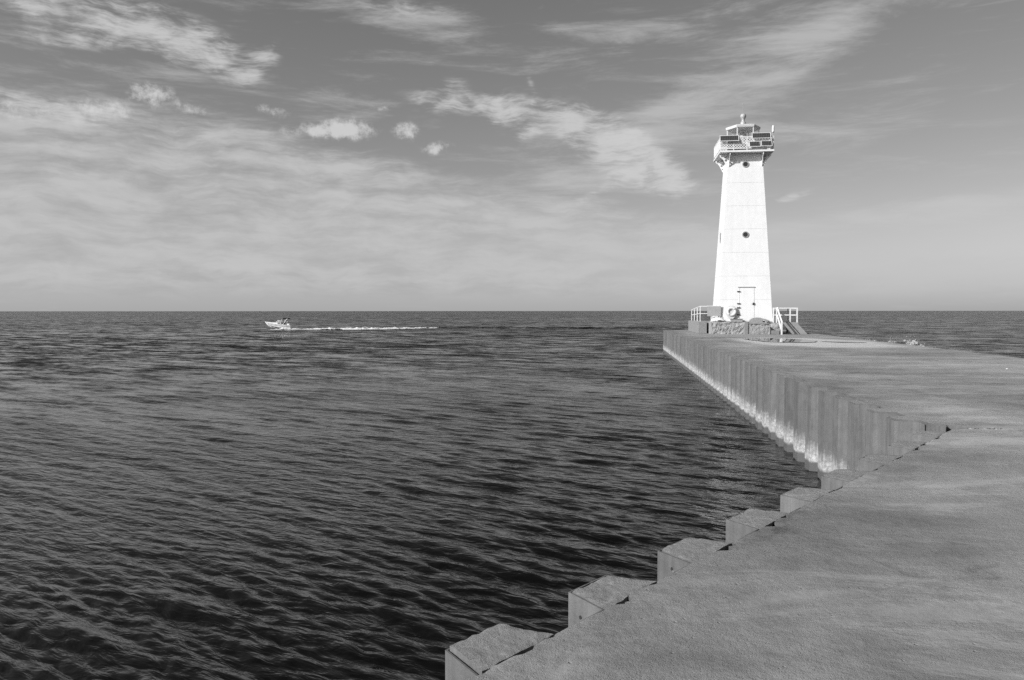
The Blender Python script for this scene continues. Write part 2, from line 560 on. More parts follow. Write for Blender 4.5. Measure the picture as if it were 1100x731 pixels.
# ------------------------------------------------------------------ mesh helpers
class MB:
    def __init__(self):
        self.v = []
        self.f = []

    def add(self, verts, faces):
        o = len(self.v)
        self.v += [tuple(x) for x in verts]
        self.f += [tuple(i + o for i in fc) for fc in faces]
        return self

    def box(self, x0, x1, y0, y1, z0, z1):
        v = [(x, y, z) for z in (z0, z1) for y in (y0, y1) for x in (x0, x1)]
        f = [(0, 2, 3, 1), (4, 5, 7, 6), (0, 1, 5, 4), (2, 6, 7, 3), (0, 4, 6, 2), (1, 3, 7, 5)]
        return self.add(v, f)

    def tube(self, a, b, r, n=10, r2=None, cap=True):
        a, b = Vector(a), Vector(b)
        r2 = r if r2 is None else r2
        d = (b - a).normalized()
        u = d.orthogonal().normalized()
        w = d.cross(u)
        v = []
        for p, rr in ((a, r), (b, r2)):
            for k in range(n):
                t = 2 * math.pi * k / n
                v.append(p + (u * math.cos(t) + w * math.sin(t)) * rr)
        f = [(k, (k + 1) % n, n + (k + 1) % n, n + k) for k in range(n)]
        if cap:
            f += [tuple(range(n - 1, -1, -1)), tuple(range(n, 2 * n))]
        return self.add(v, f)

    def bar(self, a, b, w):
        """square section bar from a to b"""
        return self.tube(a, b, w * 0.7071, 4)

    def lathe(self, prof, n=20, c=(0, 0, 0), axis='z'):
        v = []
        for r, h in prof:
            for k in range(n):
                t = 2 * math.pi * k / n
                if axis == 'z':
                    v.append((c[0] + r * math.cos(t), c[1] + r * math.sin(t), c[2] + h))
                else:
                    v.append((c[0] + r * math.cos(t), c[1] + h, c[2] + r * math.sin(t)))
        f = []
        m = len(prof)
        for i in range(m - 1):
            for k in range(n):
                q = (i * n + k, i * n + (k + 1) % n, (i + 1) * n + (k + 1) % n, (i + 1) * n + k)
                f.append(q if axis == 'z' else q[::-1])
        return self.add(v, f)

    def prism(self, poly, holes, fn, t):
        """flat plate: 2-D outline with holes, mapped to 3-D by fn(u, v, w), thickness t"""
        loops = [poly] + list(holes)
        tri = tessellate_polygon([[Vector((x, y, 0)) for x, y in lp] for lp in loops])
        flat = [p for lp in loops for p in lp]
        n = len(flat)
        v = [fn(x, y, 0) for x, y in flat] + [fn(x, y, t) for x, y in flat]
        f = [tuple(q) for q in tri] + [tuple(i + n for i in reversed(q)) for q in tri]
        o = 0
        for lp in loops:
            k = len(lp)
            f += [(o + i, o + (i + 1) % k, n + o + (i + 1) % k, n + o + i) for i in range(k)]
            o += k
        return self.add(v, f)

    def mesh(self, name, smooth=False, fix=True):
        me = bpy.data.meshes.new(name)
        me.from_pydata(self.v, [], self.f)
        if fix:
            bm = bmesh.new()
            bm.from_mesh(me)
            bmesh.ops.recalc_face_normals(bm, faces=bm.faces)
            bm.to_mesh(me)
            bm.free()
        if smooth:
            for p in me.polygons:
                p.use_smooth = True
        me.update()
        return me

    def obj(self, name, mat, parent=None, smooth=False, bevel=0.0, fix=True, loc=None):
        me = self.mesh(name, smooth, fix)
        return link(name, me, mat, parent, bevel, loc)


def link(name, me, mat, parent=None, bevel=0.0, loc=None):
    if mat and not me.materials:
        me.materials.append(MATS[mat])
    o = bpy.data.objects.new(name, me)
    COL.objects.link(o)
    if parent is not None:
        o.parent = parent
    if loc is not None:
        o.location = loc
    if bevel:
        b = o.modifiers.new('bevel', 'BEVEL')
        b.width = bevel
        b.segments = 2
        b.limit_method = 'ANGLE'
    return o


def empty(name, loc=(0, 0, 0), rz=0.0):
    o = bpy.data.objects.new(name, None)
    COL.objects.link(o)
    o.location = loc
    o.rotation_euler = (0, 0, rz)
    o.empty_display_size = 0.2
    return o


def tag(o, label, cat, group=None):
    o['label'] = label
    o['category'] = cat
    if group:
        o['group'] = group
    return o


def structure(o, label=None):
    o['kind'] = 'structure'
    if label:
        o['label'] = label
    return o


def nz(x, y=0.0, z=0.0):
    return mnoise.noise(Vector((x, y, z)))


WATER = -1.9
# frames of the pier: near stretch (T along the edge, N out over the water) and far stretch
B0 = np.array((-0.341, 3.99))
T = np.array((0.644, 0.765))
NN = np.array((-0.765, 0.644))
P0 = np.array((5.9, 11.54))
D2 = np.array((0.126, 0.992))
N2 = np.array((-0.992, 0.126))


def near(s, n):
    p = B0 + T * s + NN * n
    return (float(p[0]), float(p[1]))


def farp(s, n):
    p = P0 + D2 * s + N2 * n
    return (float(p[0]), float(p[1]))


NEAR_S = [0.0, 1.063, 2.143, 3.253, 4.413, 5.512, 6.735, 7.96, 9.15]
NEAR_S = [-1.06 * k for k in range(12, 0, -1)] + NEAR_S
FAR_S = [0.95, 2.0, 3.05, 4.1, 5.2, 6.31, 7.5, 8.7, 9.68, 10.73, 11.76, 12.79, 13.91]
while FAR_S[-1] + 1.05 < 59.4:
    FAR_S.append(FAR_S[-1] + 1.05 + 0.02 * math.sin(len(FAR_S) * 2.1))

# ------------------------------------------------------------------ water: one sheet to the horizon
def build_water():
    na, nr = 980, 1120
    a = np.linspace(R(-62), R(62), na)
    r = 1.6 * np.exp(np.linspace(0, math.log(560 / 1.6), nr))
    AA, RR = np.meshgrid(a, r)
    X = RR * np.sin(AA)
    Y = RR * np.cos(AA)
    Z = np.zeros_like(X)
    DX = np.zeros_like(X)
    DY = np.zeros_like(X)
    dr = RR * (math.log(560 / 1.6) / nr)
    g = np.random.default_rng(5)
    n = 190
    lam = np.exp(g.uniform(math.log(0.09), math.log(1.5), n))
    th = math.atan2(0.80, 0.60) + g.normal(0, 1.0, n) * np.where(lam > 0.55, 0.24, 0.36)
    ph = g.uniform(0, 2 * math.pi, n)
    for i in range(n):
        L = lam[i]
        k = 2 * math.pi / L
        w = 1.0 if L < 0.30 else (0.30 / L) ** 0.70
        slope = 0.275 * math.sqrt(2.0 / n) * w
        amp = slope / k
        rmax = 560 / 1.0
        att = np.clip((L / dr - 2.2) / 2.0, 0, 1)
        rows = int(np.searchsorted(-att[:, 0], -1e-6))
        if rows < 2:
            continue
        cx, cy = math.cos(th[i]), math.sin(th[i])
        p = k * (cx * X[:rows] + cy * Y[:rows]) + ph[i]
        s = np.sin(p)
        c = np.cos(p)
        am = amp * att[:rows]
        Z[:rows] += am * s
        DX[:rows] += 0.85 * am * cx * c
        DY[:rows] += 0.85 * am * cy * c
    # gusts: patches of livelier and calmer water
    gust = 0.95 + 0.28 * np.sin(0.21 * X + 0.13 * Y + 1.0) * np.sin(0.09 * X - 0.17 * Y + 2.0) + 0.16 * np.sin(0.5 * X - 0.31 * Y + 1.5 * np.sin(0.23 * X + 0.4 * Y))
    Z *= gust
    DX *= gust
    DY *= gust
    # long ridges of the boat's old wake
    tt = (X + 14) / 50.0
    yc = 172 - 12.0 * np.clip(tt, -0.2, 1.2) + 1.5 * np.sin(X * 0.11)
    on = np.clip((X + 22) / 10, 0, 1) * np.clip((60 - X) / 20, 0, 1)
    for off, am in ((0, 0.30), (-5.5, 0.18), (6.5, 0.20)):
        Z += on * am * np.exp(-((Y - yc - off) / 1.6) ** 2)
    verts = np.stack([X - DX, Y - DY, Z + WATER], -1).reshape(-1, 3)
    idx = np.arange(na * nr).reshape(nr, na)
    q = np.stack([idx[:-1, :-1], idx[:-1, 1:], idx[1:, 1:], idx[1:, :-1]], -1).reshape(-1, 4)[:, ::-1]
    # beyond: rings out to the horizon, all round
    na2 = 240
    a2 = np.linspace(R(-62), R(62), na2)
    r2 = 556 * np.exp(np.linspace(0, math.log(60000 / 556), 40))
    A2, R2 = np.meshgrid(a2, r2)
    v2 = np.stack([R2 * np.sin(A2), R2 * np.cos(A2), np.full_like(R2, WATER)], -1).reshape(-1, 3)
    i2 = np.arange(na2 * 40).reshape(40, na2) + len(verts)
    q2 = np.stack([i2[:-1, :-1], i2[:-1, 1:], i2[1:, 1:], i2[1:, :-1]], -1).reshape(-1, 4)[:, ::-1]
    na3 = 80
    a3 = np.linspace(R(62), R(298), na3)
    r3 = 1.2 * np.exp(np.linspace(0, math.log(60000 / 1.2), 50))
    A3, R3 = np.meshgrid(a3, r3)
    v3 = np.stack([R3 * np.sin(A3), R3 * np.cos(A3), np.full_like(R3, WATER)], -1).reshape(-1, 3)
    i3 = np.arange(na3 * 50).reshape(50, na3) + len(verts) + len(v2)
    q3 = np.stack([i3[:-1, :-1], i3[:-1, 1:], i3[1:, 1:], i3[1:, :-1]], -1).reshape(-1, 4)[:, ::-1]
    V = np.concatenate([verts, v2, v3]).astype(np.float32)
    Q = np.concatenate([q, q2, q3]).astype(np.int32)
    me = bpy.data.meshes.new('water')
    me.vertices.add(len(V))
    me.vertices.foreach_set('co', V.ravel())
    me.loops.add(Q.size)
    me.loops.foreach_set('vertex_index', Q.ravel())
    me.polygons.add(len(Q))
    me.polygons.foreach_set('loop_start', np.arange(0, Q.size, 4, dtype=np.int32))
    me.polygons.foreach_set('loop_total', np.full(len(Q), 4, dtype=np.int32))
    me.polygons.foreach_set('use_smooth', np.ones(len(Q), dtype=bool))
    me.update(calc_edges=True)
    me.validate()
    o = link('water', me, 'lake_water')
    structure(o, 'dark rippled lake reaching to the horizon')


build_water()


# ------------------------------------------------------------------ pier deck
def solid_sheet(name, outline, inner, zf, depth, mat):
    """polygon sheet from outline + interior points, with a skirt down to -depth"""
    pts = [Vector(p) for p in outline] + [Vector(p) for p in inner]
    n = len(outline)
    vo, eo, fo, ov, oe, of = delaunay_2d_cdt(pts, [(i, (i + 1) % n) for i in range(n)], [], 1, 1e-5)
    V = [(p.x, p.y, zf(p.x, p.y)) for p in vo]
    F = [tuple(f) for f in fo]
    idx = {}
    for i, src in enumerate(ov):
        for s in src:
            idx[s] = i
    ring = [idx[i] for i in range(n)]
    base = len(V)
    for i in ring:
        V.append(V[i])
    for i in ring:
        V.append((V[i][0], V[i][1], -depth))
    for k in range(n):
        k2 = (k + 1) % n
        F.append((base + k, base + n + k, base + n + k2, base + k2))
    mb = MB()
    mb.v, mb.f = V, F
    me = mb.mesh(name, False, True)
    top = len(fo)
    for i, p in enumerate(me.polygons):
        p.use_smooth = i < top
    me.materials.append(MATS[mat])
    me.materials.append(MATS['pile_near'])  # sides coloured darker than the top to mute the sun on them
    for i, p in enumerate(me.polygons):
        p.material_index = 0 if i < top else 1
    me.update()
    return link(name, me, mat)


def inside(poly, x, y):
    c = False
    j = len(poly) - 1
    for i in range(len(poly)):
        xi, yi = poly[i]
        xj, yj = poly[j]
        if (yi > y) != (yj > y) and x < (xj - xi) * (y - yi) / (yj - yi) + xi:
            c = not c
        j = i
    return c


# chips out of the deck edge: position along the edge, half width, depth
CHIPS = [(-0.10, 0.07, 0.020), (0.22, 0.07, 0.03), (0.44, 0.04, 0.02), (1.13, 0.08, 0.06), (1.50, 0.04, 0.025),
         (2.48, 0.06, 0.10), (2.58, 0.04, 0.06), (3.34, 0.07, 0.15), (3.62, 0.05, 0.05), (5.0, 0.12, 0.035), (6.15, 0.10, 0.045),
         (6.45, 0.05, 0.07), (7.82, 0.12, 0.06), (8.25, 0.08, 0.05), (8.9, 0.12, 0.06)]


def deck_edge(s):
    n = -0.3365 + 0.004 * nz(s * 6.1, 3.3) + 0.0045 * nz(s * 23, 8.1) - (0.014 + 0.0025 * max(0.0, s)) * max(0.0, nz(s * 2.6, 1.1)) * 1.3
    for c, w, d in CHIPS:
        q = abs(s - c) / w
        if q < 1:
            n -= d * (1 - q ** 2.5) * (0.8 + 0.5 * nz(s * 40, 2.0))
    return n


JY = 11.36            # joint between the near and the far slabs


def joint_y(x):
    return JY - 0.012 * (x - 6.28) + 0.01 * nz(x * 2.3, 5.0) + 0.004 * nz(x * 17, 1.0)


JX = [6.31 + 0.025 * k for k in range(52)] + [7.9 + 0.3 * k for k in range(27)]


def right_edge(y):
    return 14.40 + 0.137 * y


def build_near_deck():
    out = []
    s = -30.0
    while s < 9.86:
        out.append(near(s, deck_edge(s)))
        s += 0.018 if s > -1.2 else (0.08 if s > -5 else 1.0)
    for x in JX:
        if x < right_edge(JY) - 0.1:
            out.append((x, joint_y(x)))
    out.append((right_edge(JY), joint_y(right_edge(JY))))
    out.append((right_edge(-20), -20.0))
    out.append((near(-30, 0)[0] - 0.5, -20.0))
    inner = []
    k = 0
    while k < 5200:
        k += 1
        rr = 1.0 * math.exp(random.uniform(0, math.log(22)))
        aa = random.uniform(R(-80), R(100))
        p = (rr * math.sin(aa), rr * math.cos(aa))
        if inside(out, *p):
            w = np.array(p) - B0
            if float(w @ NN) < -0.40 and p[1] < JY - 0.08:
                inner.append(p)
    s = -1.5
    while s < 9.7:
        for m in (0.03, 0.075, 0.14, 0.24):
            inner.append(near(s, deck_edge(s) - m))
        s += 0.04
    for gx in range(-16, 16, 2):
        for gy in range(-19, 0, 2):
            if inside(out, gx, gy):
                inner.append((gx + 0.3, gy + 0.2))

    def zf(x, y):
        w = np.array((x, y)) - B0
        m = -float(w @ NN) - 0.337
        z = 0.010 * nz(x * 0.7, y * 0.7) + 0.005 * nz(x * 2.1, y * 2.1, 4)
        z -= 0.007 * max(0, 1 - m / 0.04) * (0.5 + nz(x * 9, y * 9))
        return z
    o = solid_sheet('pier_deck', out, inner, zf, 3.2, 'concrete_deck')
    structure(o, 'near weathered concrete deck of the pier')


build_near_deck()

# outline of the corrugation (s, n) for one pile, measured from its outer near corner
PROF = [(-0.34, -0.32), (-0.11, -0.32), (0.0, 0.0), (0.41, 0.0), (0.49, -0.32), (0.72, -0.32)]


def build_far_deck():
    out = []
    js = []
    for x in JX:
        if x > right_edge(JY) - 0.1:
            break
        # spalled, ragged lip close to the corner
        rag = 0.0
        if x < 7.35:
            rag = (0.13 + 0.09 * nz(x * 9, 2.2) + 0.05 * nz(x * 31, 7.0)) * min(1.0, (7.36 - x) / 0.35)
            if x < 6.60:
                rag += 0.24 * math.sin(math.pi * (x - 6.31) / 0.29)
        js.append((x, joint_y(x) + (0.012 if x < 7.35 else 0.0006) + max(0.0, rag)))
    js.append((right_edge(JY), joint_y(right_edge(JY)) + 0.0006))
    out += js
    out += [(right_edge(y) + 0.05 * nz(y * 0.8, 9.0), y) for y in np.arange(13, 70.0, 0.5)]
    pe = farp(59.9, -10.4)
    out.append(pe)
    out.append(farp(59.9, -0.03))
    # corrugated water side, from far to near
    side = []
    for k, s0 in enumerate(FAR_S):
        nxt = FAR_S[k + 1] if k + 1 < len(FAR_S) else s0 + 1.05
        sc = (nxt - s0) / 1.06
        for (ps, pn) in ((-0.085, -0.345), (0.02, -0.03), (0.39, -0.03), (0.465, -0.345)):
            side.append((s0 + ps * sc, pn))
    pts = []
    for a, b2 in zip(side[:-1], side[1:]):
        n = max(1, int(math.hypot(b2[0] - a[0], b2[1] - a[1]) / (0.08 if a[0] < 14 else 0.3)))
        for i in range(n):
            t = i / n
            pts.append((a[0] + (b2[0] - a[0]) * t, a[1] + (b2[1] - a[1]) * t))
    pts.append(side[-1])
    pts = [(s + 0.008 * nz(s * 9, n_ * 9), n_ + 0.010 * nz(s * 11, n_ * 7, 3)) for s, n_ in pts if s > 0.6]
    out += [farp(s, n_) for s, n_ in reversed(pts)]
    out.append(farp(0.25, -0.36))
    seg = np.array([farp(s, n_) for s, n_ in pts])

    def edge_d(x, y):
        p = np.array((x, y))
        a = seg[:-1]
        v = seg[1:] - a
        t = np.clip(((p - a) * v).sum(1) / np.maximum((v * v).sum(1), 1e-9), 0, 1)
        return float(np.min(np.hypot(*(a + v * t[:, None] - p).T)))
    inner = []
    for k in range(3000):
        s = 0.5 + 59 * random.random() ** 1.7
        m = 0.36 + 9.5 * random.random() ** 2
        p = farp(s, -m)
        if p[1] > JY + 0.25 and p[0] < right_edge(p[1]) - 0.15:
            inner.append(p)
    # points that follow the rim so that it can roll over
    for s, n_ in pts:
        for m in (0.06, 0.14, 0.24):
            q = farp(s + 0.02, n_ - m)
            if q[1] > JY + 0.2 and inside(out, *q) and edge_d(*q) > 0.035:
                inner.append(q)

    def zf(x, y):
        e = edge_d(x, y)
        z = 0.010 * nz(x * 0.7, y * 0.7) + 0.005 * nz(x * 2.1, y * 2.1, 4)
        roll = max(0.0, 1 - e / 0.22)
        z -= 0.004 * roll ** 2.2
        if y < JY + 0.35 and x < 7.5:
            z += 0.008 * nz(x * 14, y * 14, 3)
        return z
    o = solid_sheet('pier_deck', out, inner, zf, 3.2, 'concrete_deck')
    structure(o, 'far concrete deck of the pier leading to the lighthouse')


build_far_deck()


def pile_mesh(top):
    off = 0.013
    prof = PROF
    nrm = []
    for i in range(len(prof)):
        a = prof[max(i - 1, 0)]
        b2 = prof[min(i + 1, len(prof) - 1)]
        tx, ty = b2[0] - a[0], b2[1] - a[1]
        l = math.hypot(tx, ty)
        nrm.append((ty / l, -tx / l))
    outer = list(prof)
    inn = [(p[0] + n_[0] * off, p[1] + n_[1] * off) for p, n_ in zip(prof, nrm)]
    mb = MB()
    n = len(prof)
    v = []
    for z in (-3.2, top):
        v += [(x, y, z) for x, y in outer] + [(x, y, z) for x, y in inn]
    f = []
    for i in range(n - 1):
        f += [(i, i + 1, 2 * n + i + 1, 2 * n + i), (n + i + 1, n + i, 3 * n + i, 3 * n + i + 1), (2 * n + i, 2 * n + i + 1, 3 * n + i + 1, 3 * n + i)]
    f += [(0, 2 * n, 3 * n, n), (n - 1, 2 * n - 1, 4 * n - 1, 3 * n - 1)]
    mb.add(v, f)
    return mb.mesh('sheet_pile')


def wall(name, frame, svals, ang, top, label, origin, mat='pile_steel'):
    root = empty(name, (*origin, 0.0))
    tag(root, label, 'sheet wall')
    me = pile_mesh(0.0)
    me.materials.append(MATS[mat])
    for k, s0 in enumerate(svals):
        nxt = svals[k + 1] if k + 1 < len(svals) else s0 + 1.06
        o = bpy.data.objects.new('sheet_pile', me)
        COL.objects.link(o)
        o.parent = root
        p = frame(s0, 0.0)
        o.location = (p[0] - origin[0], p[1] - origin[1], top + 0.012 * nz(k * 3.7, 1.0) + (0.0 if top > -0.02 else 0.03 * nz(k * 2.3, 5.0)))
        o.rotation_euler = (0.006 * nz(k * 5.1, 2.0), 0.004 * nz(k * 1.9, 7.0), ang + 0.012 * nz(k * 4.3, 3.0))
        o.scale = ((nxt - s0) / 1.06 * 0.997, 1, 1)
    return root


near_wall = wall('sheet_pile_wall', near, NEAR_S, math.atan2(T[1], T[0]), -0.014,
                 'stepped sheet pile wall with cracked concrete blocks along the near deck edge', near(0, -0.3), 'pile_near')
far_wall = wall('sheet_pile_wall', farp, FAR_S, math.atan2(D2[1], D2[0]), -0.03,
                'long ribbed pile wall with chalky waterline below the lighthouse', farp(0, -0.3))


def concrete_block(k, s0, parent):
    nxt = NEAR_S[k + 1] if k + 1 < len(NEAR_S) else s0 + 1.06
    sc = (nxt - s0) / 1.06
    cor = [(-0.094, -0.336), (0.014, -0.016), (0.400, -0.016), (0.474, -0.336)]
    if k % 3 == 1:
        cor[2] = (0.375, -0.03)
    out = []
    for i in range(4):
        a, b2 = cor[i], cor[(i + 1) % 4]
        L = math.hypot(b2[0] - a[0], b2[1] - a[1])
        n = max(3, int(L / 0.018))
        for j in range(n):
            t = j / n
            ps, pn = a[0] + (b2[0] - a[0]) * t, a[1] + (b2[1] - a[1]) * t
            q = nz(ps * 11 + k * 7, pn * 11, 2) * 0.010 + nz(ps * 37 + k * 3, pn * 37, 5) * 0.005
            inw = {0: 0.0, 1: 0.001, 2: 0.001, 3: 0.003}[i]
            cx, cy = 0.19 - ps, -0.18 - pn
            l = math.hypot(cx, cy)
            e = inw + q
            if i in (1, 2):
                e = inw + max(0.0, q) * 1.3
            if i == 0:
                e = (0.008 if k == 12 else 0.0) + max(0.0, q) * 0.5
            out.append((ps + cx / l * e, pn + cy / l * e))
    o2 = near(0, 0)
    O = np.array(near(s0, -0.17))
    W2 = [near(s0 + ps * sc, pn) for ps, pn in out]
    inner = []
    for j in range(420):
        ps, pn = random.uniform(-0.1, 0.47), random.uniform(-0.34, 0)
        p = near(s0 + ps * sc, pn)
        if inside(W2, *p):
            inner.append(p)
    tilt = random.uniform(-0.012, 0.012)
    drop = random.uniform(-0.004, 0.010)
    cen = W2
    arr = np.array(W2)

    def zf(x, y):
        d = float(np.min(np.hypot(arr[:, 0] - x, arr[:, 1] - y)))
        w = np.array((x, y)) - O
        z = 0.006 * nz(x * 6, y * 6, k) + 0.004 * nz(x * 19, y * 19, k) + tilt * float(w @ T) - drop
        z -= max(0, 1 - d / 0.025) * 0.006 * (0.6 + nz(x * 15, y * 15, 9))
        return z
    o = solid_sheet('concrete_block', W2, inner, zf, 3.2, 'block_concrete')
    o.parent = parent
    o.matrix_parent_inverse = parent.matrix_basis.inverted()
    return o


near_wall.matrix_basis  # frame of the wall
for k, s0 in enumerate(NEAR_S):
    if s0 > -3.5:
        concrete_block(k, s0, near_wall)


for s0, fr, z in ((NEAR_S[13], 0.38, -0.13), (NEAR_S[14], 0.45, -0.10)):
    a = np.array(near(s0, 0.0))
    b_ = np.array(near(s0 - 0.11, -0.32))
    c = a + (b_ - a) * fr
    t_ = (b_ - a) / np.linalg.norm(b_ - a)
    out_n = np.array((t_[1], -t_[0]))
    if float(out_n @ T) > 0:
        out_n = -out_n
    q = Vector((c[0], c[1], z)) - Vector((*near(0, -0.3), 0.0))
    on = Vector((out_n[0], out_n[1], 0))
    MB().tube(q - on * 0.004, q + on * 0.004, 0.013, 10).obj('dark_hole_disc', 'black_metal', near_wall)  # proud black disc, its colour imitates the shade inside a drilled hole
    MB().tube(q + Vector((t_[0] * 0.014, t_[1] * 0.014, -0.016)) - on * 0.006, q + Vector((t_[0] * 0.014, t_[1] * 0.014, -0.016)) + on * 0.006, 0.010, 7).obj('bolt_stub', 'broken_concrete', near_wall)


# rough broken bed left where the joint has spalled
def spall():
    mb = MB()
    v, f = [], []
    nx, ny = 34, 9
    for j in range(ny + 1):
        for i in range(nx + 1):
            x = 6.66 + 0.55 * i / nx
            y = 11.335 + 0.26 * j / ny - 0.012 * (x - 6.28)
            v.append((x, y, -0.026 + 0.045 * nz(x * 13, y * 13, 2) + 0.018 * nz(x * 33, y * 33, 5)))
    for j in range(ny):
        for i in range(nx):
            a = j * (nx + 1) + i
            f.append((a, a + 1, a + nx + 2, a + nx + 1))
    o = mb.add(v, f).obj('spalled_concrete', 'broken_concrete', None)
    structure(o, 'rough broken concrete in the joint between the deck slabs')


spall()


# rubble left in the holes and along the spalled joint
def rubble(n, pos, size, parent=None):
    for i in range(n):
        x, y, z = pos(i)
        r = size * random.uniform(0.5, 1.3)
        bm = bmesh.new()
        bmesh.ops.create_icosphere(bm, subdivisions=1, radius=r)
        for v in bm.verts:
            v.co *= 0.7 + 0.6 * random.random()
            v.co.z *= 0.6
        me = bpy.data.meshes.new('rubble')
        bm.to_mesh(me)
        bm.free()
        me.materials.append(MATS['broken_concrete'])
        o = bpy.data.objects.new('concrete_fragment', me)
        COL.objects.link(o)
        o.location = (x, y, z)
        yield o


crumbs = MB()
for o in list(rubble(22, lambda i: (6.60 + 0.034 * i + random.uniform(-0.02, 0.02), 11.38 + 0.11 * random.random() * min(1.0, (22 - i) / 9), -0.010), 0.030)):
    crumbs.add([tuple(v.co + o.location) for v in o.data.vertices], [tuple(p.vertices) for p in o.data.polygons])
    bpy.data.objects.remove(o)
o = crumbs.obj('concrete_crumbs', 'broken_concrete')
o['kind'] = 'stuff'
o['label'] = 'pale concrete crumbs in the broken deck joint'
o = list(rubble(1, lambda i: (7.05 * 2.04, 23.1, 0.012), 0.035))[0]
o.data.materials.clear()
o.data.materials.append(MATS['pebble_white'])
o.name = 'white_pebble'
tag(o, 'small bright white stone lying alone on the open deck at right', 'stone')

# ------------------------------------------------------------------ puddle
def build_puddle():
    mb = MB()
    cx, cy = 15.35, 45.6
    pts = []
    for k in range(90):
        t = 2 * math.pi * k / 90
        r = 1 + 0.22 * nz(math.cos(t) * 2.2, math.sin(t) * 2.2, 3) + 0.08 * nz(math.cos(t) * 7, math.sin(t) * 7, 6)
        pts.append((cx + 1.75 * r * math.cos(t), cy + 3.3 * r * math.sin(t), 0.028))
    mb.add([(cx, cy, 0.028)] + pts, [(0, 1 + k, 1 + (k + 1) % 90) for k in range(90)])
    o = mb.obj('puddle', 'puddle_water')
    structure(o, 'rain puddle on the deck in front of the lighthouse')
    mb = MB()
    cx, cy = 18.0, 43.2
    pts = []
    for k in range(70):
        t = 2 * math.pi * k / 70
        r = 1 + 0.3 * nz(math.cos(t) * 2, math.sin(t) * 2, 8)
        pts.append((cx + 0.85 * r * math.cos(t) - 0.4 * r * math.sin(t), cy + 1.1 * r * math.sin(t), 0.028))
    mb.add([(cx, cy, 0.028)] + pts, [(0, 1 + k, 1 + (k + 1) % 70) for k in range(70)])
    o = mb.obj('puddle', 'puddle_water')
    structure(o, 'smaller shallow puddle to the right')


build_puddle()

# ------------------------------------------------------------------ lighthouse
RZ = -R(7.24)
LH = Vector((17.46, 60.7, 0.0))
AX = Vector((math.cos(RZ), math.sin(RZ), 0))
AY = Vector((-math.sin(RZ), math.cos(RZ), 0))


def loc(x, y, z=0.0):
    return LH + AX * x + AY * y + Vector((0, 0, z))


def lempty(name, x, y, z=0.0):
    return empty(name, loc(x, y, z), RZ)


